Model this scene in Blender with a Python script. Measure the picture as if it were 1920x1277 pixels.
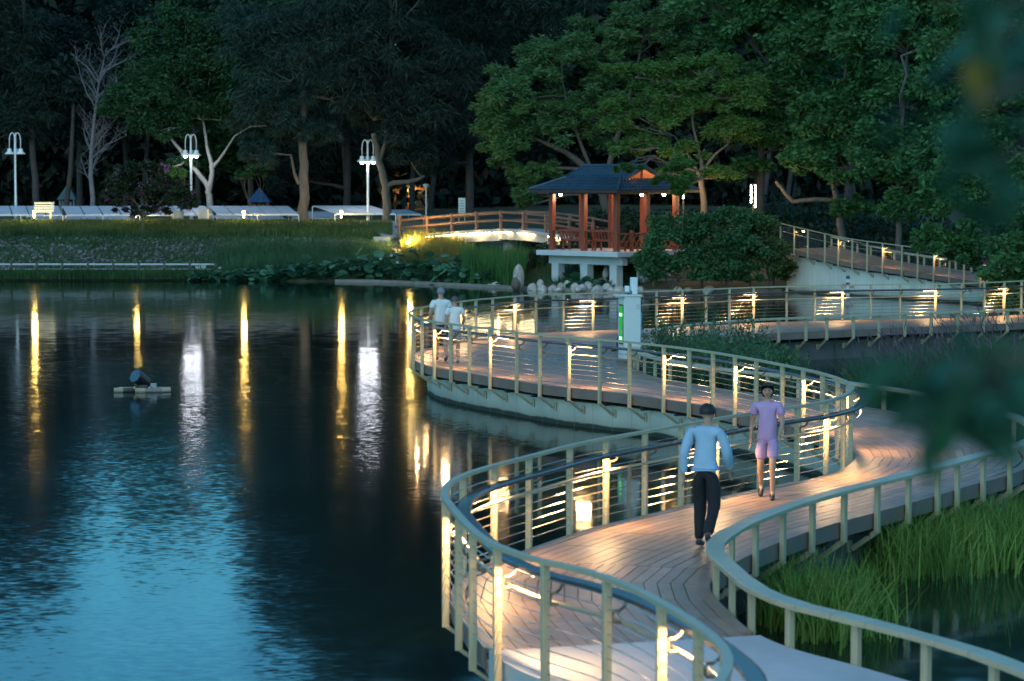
import bpy, bmesh, math, random
import numpy as np
from mathutils import Vector, Matrix, noise as mnoise

random.seed(7)
rng = np.random.default_rng(11)
R = math.radians
S = bpy.context.scene
COL = S.collection
for o in list(bpy.data.objects):
    bpy.data.objects.remove(o)

# ------------------------------------------------------------------ camera
PXF, CX, CY, YH, CZ = 4533.0, 960.0, 638.5, 335.0, 5.25      # focal length, centre and horizon in photo pixels
PITCH = math.atan((CY - YH) / PXF)
cam = bpy.data.cameras.new('camera')
cam.sensor_width = 36.0
cam.lens = 36.0 * PXF / 1920.0
cam.clip_start = 0.1
cam.clip_end = 6000
cam.dof.use_dof = True
cam.dof.focus_distance = 54.0
cam.dof.aperture_fstop = 2.6
camo = bpy.data.objects.new('camera', cam)
COL.objects.link(camo)
camo.location = (0, 0, CZ)
camo.rotation_euler = (math.pi / 2 - PITCH, 0, 0)
S.camera = camo

# ------------------------------------------------------------------ sky and sun
SUN_EL, SUN_ROT = 32.0, 200.0
world = bpy.data.worlds.new('World')
S.world = world
world.use_nodes = True
wn = world.node_tree
bg = wn.nodes['Background']
sky = wn.nodes.new('ShaderNodeTexSky')
sky.sky_type = 'NISHITA'
sky.sun_disc = False
sky.sun_elevation = R(SUN_EL)
sky.sun_rotation = R(SUN_ROT)
sky.air_density = 1.3
sky.dust_density = 0.3
sky.ozone_density = 5.0
tint = wn.nodes.new('ShaderNodeMix')
tint.data_type = 'RGBA'
tint.blend_type = 'MULTIPLY'
tint.inputs[0].default_value = 1.0
tint.inputs[7].default_value = (0.29, 0.86, 0.99, 1)
wn.links.new(sky.outputs[0], tint.inputs[6])
wn.links.new(tint.outputs[2], bg.inputs[0])
bg.inputs[1].default_value = 0.175
sun = bpy.data.lights.new('sun', 'SUN')
sun.energy = 0.8
sun.angle = R(70)
sun.color = (1.0, 0.86, 0.66)
suno = bpy.data.objects.new('sun', sun)
COL.objects.link(suno)
suno.rotation_euler = Vector((math.sin(R(SUN_ROT)) * math.cos(R(SUN_EL)), math.cos(R(SUN_ROT)) * math.cos(R(SUN_EL)), math.sin(R(SUN_EL)))).to_track_quat('Z', 'Y').to_euler()
S.view_settings.view_transform = 'Standard'
S.view_settings.look = 'None'
S.view_settings.gamma = 1.0
S.view_settings.exposure = 0.18
S.cycles.use_denoising = True
S.cycles.max_bounces = 6
S.cycles.diffuse_bounces = 2
S.cycles.glossy_bounces = 3
S.cycles.transmission_bounces = 2
S.cycles.sample_clamp_indirect = 4.0
S.cycles.use_light_tree = True
LAMP = 1.0          # scale of every lit lamp in the place


def pix(px, py, z=None, d=None):
    """photo pixel -> world point, at height z or at distance d along the view direction"""
    u = (px - CX) / PXF
    v = (CY - py) / PXF
    dy = math.cos(PITCH) + v * math.sin(PITCH)
    dz = -math.sin(PITCH) + v * math.cos(PITCH)
    t = (z - CZ) / dz if z is not None else d / dy
    return Vector((u * t, dy * t, CZ + dz * t))


# ------------------------------------------------------------------ materials
MATS = {}


def mat(name, col, rough=0.6, metal=0.0, var=0.15, scale=3.0, bump=0.0, bscale=30.0, island=0.0, spec=0.5, col2=None, emit=None, estr=0.0, stretch=None):
    if name in MATS:
        return MATS[name]
    m = bpy.data.materials.new(name)
    m.use_nodes = True
    nt = m.node_tree
    N, L = nt.nodes, nt.links
    b = N['Principled BSDF']
    b.inputs['Roughness'].default_value = rough
    b.inputs['Metallic'].default_value = metal
    b.inputs['Specular IOR Level'].default_value = spec
    tc = N.new('ShaderNodeTexCoord')
    src = tc.outputs['Object']
    if stretch:
        mp = N.new('ShaderNodeMapping')
        mp.inputs['Scale'].default_value = stretch
        L.new(src, mp.inputs[0])
        src = mp.outputs[0]
    nz = N.new('ShaderNodeTexNoise')
    nz.inputs['Scale'].default_value = scale
    nz.inputs['Detail'].default_value = 6
    nz.inputs['Roughness'].default_value = 0.65
    L.new(src, nz.inputs['Vector'])
    rp = N.new('ShaderNodeValToRGB')
    c1 = [max(0, c * (1 - var)) for c in col]
    c2 = col2 if col2 else [min(1, c * (1 + var)) for c in col]
    rp.color_ramp.elements[0].position = 0.3
    rp.color_ramp.elements[1].position = 0.7
    rp.color_ramp.elements[0].color = (*c1, 1)
    rp.color_ramp.elements[1].color = (*c2, 1)
    L.new(nz.outputs['Fac'], rp.inputs[0])
    out = rp.outputs[0]
    if island:
        g = N.new('ShaderNodeNewGeometry')
        oi = N.new('ShaderNodeObjectInfo')
        ad = N.new('ShaderNodeMath'); ad.operation = 'ADD'
        L.new(g.outputs['Random Per Island'], ad.inputs[0]); L.new(oi.outputs['Random'], ad.inputs[1])
        fr = N.new('ShaderNodeMath'); fr.operation = 'FRACT'
        L.new(ad.outputs[0], fr.inputs[0])
        mr = N.new('ShaderNodeMapRange')
        mr.inputs[3].default_value = 1 - island; mr.inputs[4].default_value = 1 + island
        L.new(fr.outputs[0], mr.inputs[0])
        hs = N.new('ShaderNodeHueSaturation')
        L.new(mr.outputs[0], hs.inputs['Value'])
        mh = N.new('ShaderNodeMapRange')
        mh.inputs[3].default_value = 0.5 - island * 0.045; mh.inputs[4].default_value = 0.5 + island * 0.045
        ml = N.new('ShaderNodeMath'); ml.operation = 'MULTIPLY'; ml.inputs[1].default_value = 7.31
        f2 = N.new('ShaderNodeMath'); f2.operation = 'FRACT'
        L.new(fr.outputs[0], ml.inputs[0]); L.new(ml.outputs[0], f2.inputs[0]); L.new(f2.outputs[0], mh.inputs[0])
        L.new(mh.outputs[0], hs.inputs['Hue'])
        L.new(out, hs.inputs['Color'])
        out = hs.outputs[0]
    L.new(out, b.inputs['Base Color'])
    if bump:
        n2 = N.new('ShaderNodeTexNoise')
        n2.inputs['Scale'].default_value = bscale
        n2.inputs['Detail'].default_value = 4
        L.new(src, n2.inputs['Vector'])
        bp = N.new('ShaderNodeBump')
        bp.inputs['Strength'].default_value = 0.6
        bp.inputs['Distance'].default_value = bump
        L.new(n2.outputs['Fac'], bp.inputs['Height'])
        L.new(bp.outputs[0], b.inputs['Normal'])
    if emit:
        b.inputs['Emission Color'].default_value = (*emit, 1)
        b.inputs['Emission Strength'].default_value = estr
    MATS[name] = m
    return m


def leafmat(name, col, trans=0.3, island=0.35, col2=None):
    if name in MATS:
        return MATS[name]
    m = mat(name, col, 0.55, 0, 0.35, 0.35, island=island, spec=0.3, col2=col2)
    nt = m.node_tree
    N, L = nt.nodes, nt.links
    b = N['Principled BSDF']
    src = b.inputs['Base Color'].links[0].from_socket
    tr = N.new('ShaderNodeBsdfTranslucent')
    L.new(src, tr.inputs[0])
    mx = N.new('ShaderNodeMixShader')
    mx.inputs[0].default_value = trans
    L.new(b.outputs[0], mx.inputs[1]); L.new(tr.outputs[0], mx.inputs[2])
    L.new(mx.outputs[0], N['Material Output'].inputs['Surface'])
    return m


def glow(name, col, strength):
    return mat(name, (0.8, 0.8, 0.8), 0.4, var=0.0, emit=col, estr=strength)


WARM = (1.0, 0.60, 0.26)
AMBER = (1.0, 0.66, 0.16)
COOL = (0.86, 0.89, 1.0)
M_plank = mat('composite_board', (0.30, 0.195, 0.125), 0.40, 0, 0.22, 2.2, bump=0.003, bscale=60, island=0.17, stretch=(1, 1, 1))
M_fascia = mat('composite_fascia', (0.20, 0.14, 0.115), 0.5, 0, 0.15, 2.0)
M_sub = mat('dark_substructure', (0.03, 0.028, 0.026), 0.8)
M_rail = mat('beige_painted_metal', (0.50, 0.42, 0.27), 0.36, 0.15, 0.07, 2.0, bump=0.0006, bscale=40)
M_hand = mat('dark_composite_handrail', (0.075, 0.055, 0.05), 0.22, 0, 0.2, 3.0)
M_steel = mat('stainless_cable', (0.55, 0.52, 0.46), 0.25, 0.9, 0.1)
M_lampbody = mat('lamp_housing', (0.17, 0.14, 0.10), 0.4, 0.4)
M_pale = mat('pale_slab_concrete', (0.50, 0.50, 0.49), 0.6, 0, 0.1, 1.5, bump=0.003, bscale=25)
M_wood = mat('red_brown_wood', (0.25, 0.05, 0.02), 0.45, 0, 0.3, 2.5, bump=0.002, stretch=(6, 6, 0.6))
M_bridgewood = mat('brown_log_rail', (0.17, 0.085, 0.06), 0.55, 0, 0.25, 2.0, bump=0.004, bscale=12)
M_whitepaint = mat('white_lamp_paint', (0.72, 0.75, 0.74), 0.35, 0.0, 0.05)
M_rock = mat('boulder_stone', (0.44, 0.39, 0.32), 0.8, 0, 0.35, 1.6, bump=0.03, bscale=6, island=0.2, col2=(0.60, 0.56, 0.50))
M_bark = mat('grey_bark', (0.105, 0.085, 0.068), 0.85, 0, 0.35, 2.5, bump=0.03, bscale=7, stretch=(2, 2, 0.5))
M_barkpale = mat('pale_bark', (0.30, 0.28, 0.25), 0.8, 0, 0.3, 2.5, bump=0.015, bscale=7, stretch=(2, 2, 0.6))
M_barkdark = mat('dark_bark', (0.06, 0.05, 0.045), 0.9, 0, 0.3, 2.5, bump=0.02, bscale=7)
M_black = mat('black_plastic', (0.015, 0.016, 0.018), 0.35, 0, 0.2)
M_tile = mat('dark_blue_roof_tile', (0.028, 0.058, 0.085), 0.45, 0, 0.3, 3.0, island=0.25)


def concrete_mat():
    """formwork concrete with a stained band along the water"""
    m = mat('formwork_concrete', (0.64, 0.64, 0.57), 0.75, 0, 0.16, 0.9, bump=0.004, bscale=14, stretch=(1, 1, 0.35))
    nt = m.node_tree
    N, L = nt.nodes, nt.links
    b = N['Principled BSDF']
    src = b.inputs['Base Color'].links[0].from_socket
    g = N.new('ShaderNodeNewGeometry')
    sp = N.new('ShaderNodeSeparateXYZ')
    L.new(g.outputs['Position'], sp.inputs[0])
    nz = N.new('ShaderNodeTexNoise'); nz.inputs['Scale'].default_value = 1.3; nz.inputs['Detail'].default_value = 5
    L.new(g.outputs['Position'], nz.inputs['Vector'])
    ma = N.new('ShaderNodeMath'); ma.operation = 'MULTIPLY_ADD'
    ma.inputs[1].default_value = -0.12; L.new(nz.outputs['Fac'], ma.inputs[0]); L.new(sp.outputs['Z'], ma.inputs[2])
    rp = N.new('ShaderNodeValToRGB')
    e = rp.color_ramp.elements
    e[0].position = 0.0; e[0].color = (0.05, 0.055, 0.04, 1)
    e[1].position = 0.02; e[1].color = (0.10, 0.10, 0.075, 1)
    x = e.new(0.05); x.color = (0.55, 0.56, 0.5, 1)
    x = e.new(0.35); x.color = (1, 1, 1, 1)
    L.new(ma.outputs[0], rp.inputs[0])
    mx = N.new('ShaderNodeMix'); mx.data_type = 'RGBA'; mx.blend_type = 'MULTIPLY'; mx.inputs[0].default_value = 1
    L.new(src, mx.inputs[6]); L.new(rp.outputs[0], mx.inputs[7])
    # board joints of the formwork along the wall
    uv = N.new('ShaderNodeUVMap'); s2 = N.new('ShaderNodeSeparateXYZ'); L.new(uv.outputs[0], s2.inputs[0])
    md = N.new('ShaderNodeMath'); md.operation = 'FRACT'; L.new(s2.outputs['X'], md.inputs[0])
    gt = N.new('ShaderNodeMath'); gt.operation = 'LESS_THAN'; gt.inputs[1].default_value = 0.045; L.new(md.outputs[0], gt.inputs[0])
    mk = N.new('ShaderNodeMath'); mk.operation = 'MULTIPLY'; mk.inputs[1].default_value = 0.35; L.new(gt.outputs[0], mk.inputs[0])
    m3 = N.new('ShaderNodeMix'); m3.data_type = 'RGBA'; m3.inputs[7].default_value = (0.2, 0.2, 0.18, 1)
    L.new(mk.outputs[0], m3.inputs[0]); L.new(mx.outputs[2], m3.inputs[6])
    L.new(m3.outputs[2], b.inputs['Base Color'])
    return m


M_conc = concrete_mat()


def water_mat():
    m = bpy.data.materials.new('lake_water')
    m.use_nodes = True
    N, L = m.node_tree.nodes, m.node_tree.links
    b = N['Principled BSDF']
    b.inputs['Base Color'].default_value = (0.003, 0.011, 0.009, 1)
    b.inputs['Roughness'].default_value = 0.03
    b.inputs['IOR'].default_value = 1.33
    g = N.new('ShaderNodeNewGeometry')

    def slope(scale, k, detail=2.0, stretch=(1, 1, 1)):
        mp = N.new('ShaderNodeMapping'); mp.inputs['Scale'].default_value = stretch
        L.new(g.outputs['Position'], mp.inputs[0])
        n = N.new('ShaderNodeTexNoise'); n.inputs['Scale'].default_value = scale; n.inputs['Detail'].default_value = detail
        L.new(mp.outputs[0], n.inputs['Vector'])
        s = N.new('ShaderNodeVectorMath'); s.operation = 'SUBTRACT'; s.inputs[1].default_value = (0.5, 0.5, 0.5)
        L.new(n.outputs['Color'], s.inputs[0])
        mu = N.new('ShaderNodeVectorMath'); mu.operation = 'MULTIPLY'; mu.inputs[1].default_value = (k, k, 0)
        L.new(s.outputs[0], mu.inputs[0])
        return mu.outputs[0]
    fine = slope(12.0, 0.11, 1.5, (0.6, 1, 1))
    swell = slope(1.6, 0.022, 1.0)
    # breeze patches
    mp = N.new('ShaderNodeMapping'); mp.inputs['Scale'].default_value = (0.055, 0.05, 1); mp.inputs['Location'].default_value = (0.3, 0.2, 0)
    L.new(g.outputs['Position'], mp.inputs[0])
    pn = N.new('ShaderNodeTexNoise'); pn.inputs['Scale'].default_value = 1.0; pn.inputs['Detail'].default_value = 3
    L.new(mp.outputs[0], pn.inputs['Vector'])
    sp = N.new('ShaderNodeSeparateXYZ'); L.new(g.outputs['Position'], sp.inputs[0])
    # the open water on the lake side catches more wind than the sheltered far shore
    mr = N.new('ShaderNodeMapRange'); mr.inputs[1].default_value = 78; mr.inputs[2].default_value = 60; mr.inputs[3].default_value = -0.22; mr.inputs[4].default_value = 0.12
    L.new(sp.outputs['Y'], mr.inputs[0])
    mx_ = N.new('ShaderNodeMapRange'); mx_.inputs[1].default_value = -3.0; mx_.inputs[2].default_value = 0.5; mx_.inputs[3].default_value = 0.0; mx_.inputs[4].default_value = -0.25
    L.new(sp.outputs['X'], mx_.inputs[0])
    a0 = N.new('ShaderNodeMath'); a0.operation = 'ADD'; L.new(mr.outputs[0], a0.inputs[0]); L.new(mx_.outputs[0], a0.inputs[1])
    my = N.new('ShaderNodeMapRange'); my.inputs[1].default_value = 28; my.inputs[2].default_value = 40; my.inputs[3].default_value = -0.22; my.inputs[4].default_value = 0.0
    L.new(sp.outputs['Y'], my.inputs[0])
    a1 = N.new('ShaderNodeMath'); a1.operation = 'ADD'; L.new(a0.outputs[0], a1.inputs[0]); L.new(my.outputs[0], a1.inputs[1])
    ad = N.new('ShaderNodeMath'); ad.operation = 'ADD'; L.new(pn.outputs['Fac'], ad.inputs[0]); L.new(a1.outputs[0], ad.inputs[1])
    m2 = N.new('ShaderNodeMapRange'); m2.inputs[1].default_value = 0.35; m2.inputs[2].default_value = 0.62; m2.inputs[3].default_value = 0.07; m2.inputs[4].default_value = 1.0
    L.new(ad.outputs[0], m2.inputs[0])
    sc = N.new('ShaderNodeVectorMath'); sc.operation = 'SCALE'; L.new(fine, sc.inputs[0]); L.new(m2.outputs[0], sc.inputs['Scale'])
    s1 = N.new('ShaderNodeVectorMath'); s1.operation = 'ADD'; L.new(sc.outputs[0], s1.inputs[0]); L.new(swell, s1.inputs[1])
    s2 = N.new('ShaderNodeVectorMath'); s2.operation = 'ADD'; L.new(s1.outputs[0], s2.inputs[0]); s2.inputs[1].default_value = (0, 0, 1)
    nm = N.new('ShaderNodeVectorMath'); nm.operation = 'NORMALIZE'; L.new(s2.outputs[0], nm.inputs[0])
    L.new(nm.outputs[0], b.inputs['Normal'])
    rr = N.new('ShaderNodeMapRange'); rr.inputs[1].default_value = 0.07; rr.inputs[2].default_value = 1.0; rr.inputs[3].default_value = 0.07; rr.inputs[4].default_value = 0.11
    L.new(m2.outputs[0], rr.inputs[0]); L.new(rr.outputs[0], b.inputs['Roughness'])
    return m


# ------------------------------------------------------------------ object helpers
ORG = {}


def tag(o, label=None, cat=None, group=None, kind=None):
    if label: o['label'] = label
    if cat: o['category'] = cat
    if group: o['group'] = group
    if kind: o['kind'] = kind
    return o


def thing(name, loc, label, cat, group=None, rz=0.0):
    o = bpy.data.objects.new(name, None)
    o.empty_display_size = 0.2
    COL.objects.link(o)
    o.location = loc
    o.rotation_euler = (0, 0, rz)
    ORG[o.name] = Vector(loc)
    return tag(o, label, cat, group)


class MB:
    """collects shapes and links them as one mesh object"""

    def __init__(s):
        s.v, s.f, s.uv = [], [], None

    def add(s, vs, fs):
        n = len(s.v)
        s.v += [tuple(v) for v in vs]
        s.f += [tuple(i + n for i in f) for f in fs]
        return s

    def box(s, c, size, rz=0.0, mtx=None):
        hx, hy, hz = size[0] / 2, size[1] / 2, size[2] / 2
        vs = [Vector((x, y, z)) for z in (-hz, hz) for x, y in ((-hx, -hy), (hx, -hy), (hx, hy), (-hx, hy))]
        M = mtx if mtx is not None else Matrix.Rotation(rz, 4, 'Z')
        vs = [M @ v + Vector(c) for v in vs]
        return s.add(vs, [(3, 2, 1, 0), (4, 5, 6, 7), (0, 1, 5, 4), (1, 2, 6, 5), (2, 3, 7, 6), (3, 0, 4, 7)])

    def bar(s, a, b, w, h, up=(0, 0, 1)):
        """box from a to b, w wide sideways and h high"""
        a, b = Vector(a), Vector(b)
        d = (b - a)
        ln = d.length
        d.normalize()
        upv = Vector(up)
        if abs(d.dot(upv)) > 0.98:
            upv = Vector((0, 1, 0))
        x = d.cross(upv).normalized()
        z = x.cross(d)
        M = Matrix((x, d, z)).transposed().to_4x4()
        return s.box((a + b) / 2, (w, ln, h), mtx=M)

    def tube(s, pts, rad, sides=8, caps=True):
        pts = [Vector(p) for p in pts]
        n = len(pts)
        rads = rad if hasattr(rad, '__len__') else [rad] * n
        rings = []
        prev = None
        for i, p in enumerate(pts):
            d = (pts[min(i + 1, n - 1)] - pts[max(i - 1, 0)])
            if d.length < 1e-9:
                d = Vector((0, 0, 1))
            d.normalize()
            if prev is None:
                u = d.orthogonal().normalized()
            else:
                u = (prev - d * prev.dot(d))
                u = u.normalized() if u.length > 1e-6 else d.orthogonal().normalized()
            prev = u
            w = d.cross(u)
            rings.append([p + (u * math.cos(2 * math.pi * k / sides) + w * math.sin(2 * math.pi * k / sides)) * rads[i] for k in range(sides)])
        vs = [v for r in rings for v in r]
        fs = []
        for i in range(n - 1):
            for k in range(sides):
                a, b = i * sides + k, i * sides + (k + 1) % sides
                fs.append((a, b, b + sides, a + sides))
        if caps:
            fs.append(tuple(reversed(range(sides))))
            fs.append(tuple((n - 1) * sides + k for k in range(sides)))
        return s.add(vs, fs)

    def lathe(s, prof, c=(0, 0, 0), sides=16, mtx=None):
        vs, fs = [], []
        for r, z in prof:
            for k in range(sides):
                a = 2 * math.pi * k / sides
                v = Vector((r * math.cos(a), r * math.sin(a), z))
                if mtx is not None:
                    v = mtx @ v
                vs.append(v + Vector(c))
        for i in range(len(prof) - 1):
            for k in range(sides):
                a, b = i * sides + k, i * sides + (k + 1) % sides
                fs.append((a, b, b + sides, a + sides))
        fs.append(tuple(reversed(range(sides))))
        fs.append(tuple((len(prof) - 1) * sides + k for k in range(sides)))
        return s.add(vs, fs)

    def sweep(s, pts, nrm, prof, closed=True):
        """profile (offset along the side normal, dz) swept along a plan curve"""
        m = len(prof)
        vs, fs = [], []
        for p, n in zip(pts, nrm):
            for (o, dz) in prof:
                vs.append((p[0] + n[0] * o, p[1] + n[1] * o, p[2] + dz))
        for i in range(len(pts) - 1):
            for k in range(m if closed else m - 1):
                a, b = i * m + k, i * m + (k + 1) % m
                fs.append((a, b, b + m, a + m))
        if closed:
            fs.append(tuple(reversed(range(m))))
            fs.append(tuple((len(pts) - 1) * m + k for k in range(m)))
        return s.add(vs, fs)

    def mesh(s, name, org=None):
        me = bpy.data.meshes.new(name)
        vs = s.v if org is None else [(x - org[0], y - org[1], z - org[2]) for x, y, z in s.v]
        me.from_pydata(vs, [], s.f)
        me.update()
        return me

    def build(s, name, material, parent=None, world=True, smooth=False, bevel=0.0, recalc=True):
        org = ORG.get(parent.name) if (parent is not None and world) else None
        me = s.mesh(name, org)
        if recalc or bevel:
            bm = bmesh.new()
            bm.from_mesh(me)
            if recalc:
                bmesh.ops.recalc_face_normals(bm, faces=bm.faces)
            if bevel:
                bmesh.ops.bevel(bm, geom=bm.edges[:], offset=bevel, segments=1, affect='EDGES', clamp_overlap=True)
            bm.to_mesh(me)
            bm.free()
        return place(name, me, material, parent, smooth)


def place(name, me, material, parent=None, smooth=False, loc=(0, 0, 0), rot=(0, 0, 0), scale=(1, 1, 1)):
    if material is not None and not me.materials:
        me.materials.append(material)
    if smooth:
        me.polygons.foreach_set('use_smooth', [True] * len(me.polygons))
    o = bpy.data.objects.new(name, me)
    COL.objects.link(o)
    o.location = loc
    o.rotation_euler = rot
    o.scale = scale
    if parent is not None:
        o.parent = parent
        ORG[o.name] = ORG.get(parent.name, Vector((0, 0, 0)))
    return o


def lamp(kind, loc, energy, col, size=0.05, parent=None, rot=None, spot=None, world=True):
    l = bpy.data.lights.new('lamp_light', kind)
    l.energy = energy * LAMP
    l.color = col
    if kind == 'AREA':
        l.shape = 'RECTANGLE'
        l.size, l.size_y = size
    else:
        l.shadow_soft_size = size
    if spot:
        l.spot_size = R(spot)
        l.spot_blend = 0.5
    o = bpy.data.objects.new('lamp_light', l)
    COL.objects.link(o)
    o.location = loc
    if rot:
        o.rotation_euler = rot
    if parent is not None:
        o.parent = parent
        if world:
            o.location = Vector(loc) - ORG[parent.name]
    return o


def np_mesh(name, verts, faces, material):
    """verts (n,3), faces (m,k) arrays of one face size"""
    me = bpy.data.meshes.new(name)
    n, m, k = len(verts), len(faces), faces.shape[1]
    me.vertices.add(n)
    me.vertices.foreach_set('co', np.asarray(verts, np.float32).ravel())
    me.loops.add(m * k)
    me.loops.foreach_set('vertex_index', faces.astype(np.int32).ravel())
    me.polygons.add(m)
    me.polygons.foreach_set('loop_start', np.arange(0, m * k, k, dtype=np.int32))
    me.polygons.foreach_set('loop_total', np.full(m, k, np.int32))
    me.update(calc_edges=True)
    me.materials.append(material)
    return me


def cards(cen, L, W, dirs, roll=None):
    """diamond leaves: centres, lengths, widths, long directions -> verts, faces"""
    n = len(cen)
    d = dirs / (np.linalg.norm(dirs, axis=1, keepdims=True) + 1e-9)
    r = rng.normal(size=(n, 3)) if roll is None else roll
    s = np.cross(d, r)
    s /= (np.linalg.norm(s, axis=1, keepdims=True) + 1e-9)
    L = np.broadcast_to(L, n)[:, None]; W = np.broadcast_to(W, n)[:, None]
    v = np.stack([cen - d * L / 2, cen + s * W / 2 - d * L * 0.08, cen + d * L / 2, cen - s * W / 2 - d * L * 0.08], 1).reshape(-1, 3)
    f = np.arange(n * 4).reshape(n, 4)
    return v, f


def blades(base, h, w, lean, seg=2):
    """grass blades: base points, heights, widths, lean vectors (xy) -> verts, quads"""
    n = len(base)
    ang = rng.uniform(0, math.pi, n)
    s = np.stack([np.cos(ang), np.sin(ang), np.zeros(n)], 1) * w[:, None] / 2
    vs = []
    for k in range(seg + 1):
        t = k / seg
        p = base + np.stack([lean[:, 0] * t * t, lean[:, 1] * t * t, h * (t - 0.12 * t * t * np.hypot(lean[:, 0], lean[:, 1]) / (h + 1e-6))], 1)
        ww = (1 - t) ** 0.7 if t < 1 else 0.06
        vs += [p - s * ww, p + s * ww]
    v = np.stack(vs, 1).reshape(-1, 3)
    m = 2 * (seg + 1)
    o = (np.arange(n) * m)[:, None]
    f = np.concatenate([o + np.array([[2 * k, 2 * k + 1, 2 * k + 3, 2 * k + 2]]) for k in range(seg)], 0)
    return v, f


def catmull(pts, step):
    P = [Vector(p) for p in pts]
    out = []
    for i in range(len(P) - 1):
        p0 = P[max(i - 1, 0)]; p1 = P[i]; p2 = P[i + 1]; p3 = P[min(i + 2, len(P) - 1)]
        for k in range(12):
            t = k / 12
            out.append(0.5 * ((2 * p1) + (p2 - p0) * t + (2 * p0 - 5 * p1 + 4 * p2 - p3) * t * t + (3 * p1 - p0 - 3 * p2 + p3) * t ** 3))
    out.append(P[-1])
    A = np.array([tuple(v) for v in out])
    for _ in range(6):                      # ease the traced points
        B = A.copy()
        B[1:-1] = (A[:-2] + 2 * A[1:-1] + A[2:]) / 4
        A = B
    s = np.concatenate([[0], np.cumsum(np.linalg.norm(np.diff(A[:, :2], axis=0), axis=1))])
    n = int(round(s[-1] / step))
    q = np.linspace(0, s[-1], n + 1)
    return np.stack([np.interp(q, s, A[:, i]) for i in range(3)], 1)


def normals2(A):
    d = np.gradient(A[:, :2], axis=0)
    d /= np.linalg.norm(d, axis=1, keepdims=True) + 1e-9
    return np.stack([-d[:, 1], d[:, 0]], 1)


def offset(A, o):
    B = A.copy()
    B[:, :2] += normals2(A) * o
    return B


# ================================================================== TERRAIN, WATER
def y_shore(x):
    return np.interp(x, [-80, -14, -7, -3, 0, 3, 8, 12, 13.5, 40], [125, 124.2, 122.8, 119, 115.6, 112.6, 111.9, 112.0, 113.0, 116])


def x_right(y):
    return np.interp(y, [0, 20, 30, 40, 46, 50, 60, 64, 70, 78, 90, 100, 108, 116], [12, 11, 12.5, 12.5, 10.5, 9.6, 10.6, 13.5, 19.5, 24, 24.5, 24, 21, 16])


def ground_z(x, y):
    x = np.asarray(x, float); y = np.asarray(y, float)
    t = y - y_shore(x)
    far = np.interp(t, [-3, -0.3, 0.0, 1.0, 3, 9, 15, 40, 75, 125, 400], [-1.5, -0.6, 0.12, 0.3, 0.6, 2.05, 2.7, 3.0, 3.5, 18.0, 22.0])  # the steep rise far back is an added hill that blocks sky behind the wood
    g = np.exp(-((x + 0.8 - (y - 120) * 0.12) / 2.3) ** 2)
    far = np.where(t > 0, far * (1 - 0.6 * g * np.clip((150 - y) / 12, 0, 1)), far)
    t2 = x - x_right(y)
    rt = np.interp(t2, [-3, -0.4, 0.3, 3, 12, 60], [-1.5, -0.6, 0.2, 0.7, 1.6, 3.0])
    t3 = 17.0 - y + 0.0 * x
    nr = np.interp(t3, [-2, 0, 1, 10], [-1.5, -0.3, 0.3, 0.6])
    return np.maximum(np.maximum(far, rt), nr)


def terrain():
    xs = np.concatenate([[-4000, -1500, -600, -250, -120], np.arange(-70, 70.1, 1.4), [120, 250, 600, 1500, 4000]])
    ys = np.concatenate([[-3000, -800, -200, -60], np.arange(-20, 200.1, 1.25), [220, 240, 260, 400, 800, 2000, 5000]])
    X, Y = np.meshgrid(xs, ys)
    Z = ground_z(X, Y)
    Z += np.where(Z > 0.3, 0.05 * np.sin(X * 1.9 + Y) * np.sin(Y * 1.3 - X * 0.4), 0)
    n, m = X.shape
    v = np.stack([X, Y, Z], -1).reshape(-1, 3)
    idx = np.arange(n * m).reshape(n, m)
    f = np.stack([idx[:-1, :-1], idx[:-1, 1:], idx[1:, 1:], idx[1:, :-1]], -1).reshape(-1, 4)
    m_ = mat('bank_soil', (0.085, 0.072, 0.055), 0.95, 0, 0.4, 0.8, bump=0.06, bscale=3.0, col2=(0.06, 0.085, 0.035))
    o = place('ground', np_mesh('ground', v, f, m_), m_, smooth=True)
    tag(o, 'earth banks and ground round the lake', kind='structure')
    w = MB().add([(-600, -200, 0), (600, -200, 0), (600, 128, 0), (-600, 128, 0)], [(0, 1, 2, 3)])
    wo = w.build('lake_water', water_mat())
    tag(wo, 'dark rippled lake water', kind='structure')


terrain()

# ================================================================== BOARDWALK
DZ = 0.85
lake_c = [(12.45, 112.2, 2.1), (13.83, 110, 1.76), (15.15, 107.7, 1.48), (17.3, 104.4, 1.22), (19.1, 101.3, 0.98), (20.6, 96, .87), (20.4, 88, .85), (18, 80.6, .85)]
lake_c += [(x, y, DZ) for x, y in [(14.6, 76.9), (10.9, 75.5), (7.62, 74.0), (5.06, 71.9), (3.02, 70.5), (.82, 69.2), (-.52, 67.2), (-1.4, 65.3), (-2.15, 63), (-2.52, 61.0), (-2.48, 58.9), (-2.0, 56.6), (-1.02, 54.4), (-.1, 52.7), (.6, 51.4), (2.28, 49.2), (3.48, 47), (4.27, 44.9), (4.91, 42.7), (5.27, 41.2), (5.45, 39.6), (5.38, 38.1), (4.95, 36.5), (4.35, 35.35), (3.86, 34.75), (3.0, 33.55), (1.78, 31.65), (.9, 30.25), (.14, 28.6), (-.3, 27.6), (-.62, 26.6), (-.72, 25.4), (-.6, 24.2), (-.28, 22.2), (.14, 21.05), (.62, 20.3), (.96, 19.5), (1.18, 18.7), (1.36, 17.9), (1.49, 17), (1.46, 16.2), (1.25, 15.3)]]
land_c = [(15.05, 113.9, 2.1), (16.5, 111.3, 1.76), (17.8, 109, 1.48), (19.9, 105.8, 1.22), (21.8, 102.3, 0.98), (23.6, 96.2, .87), (23.4, 87.3, .85), (20.4, 78.4, .85)]
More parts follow.
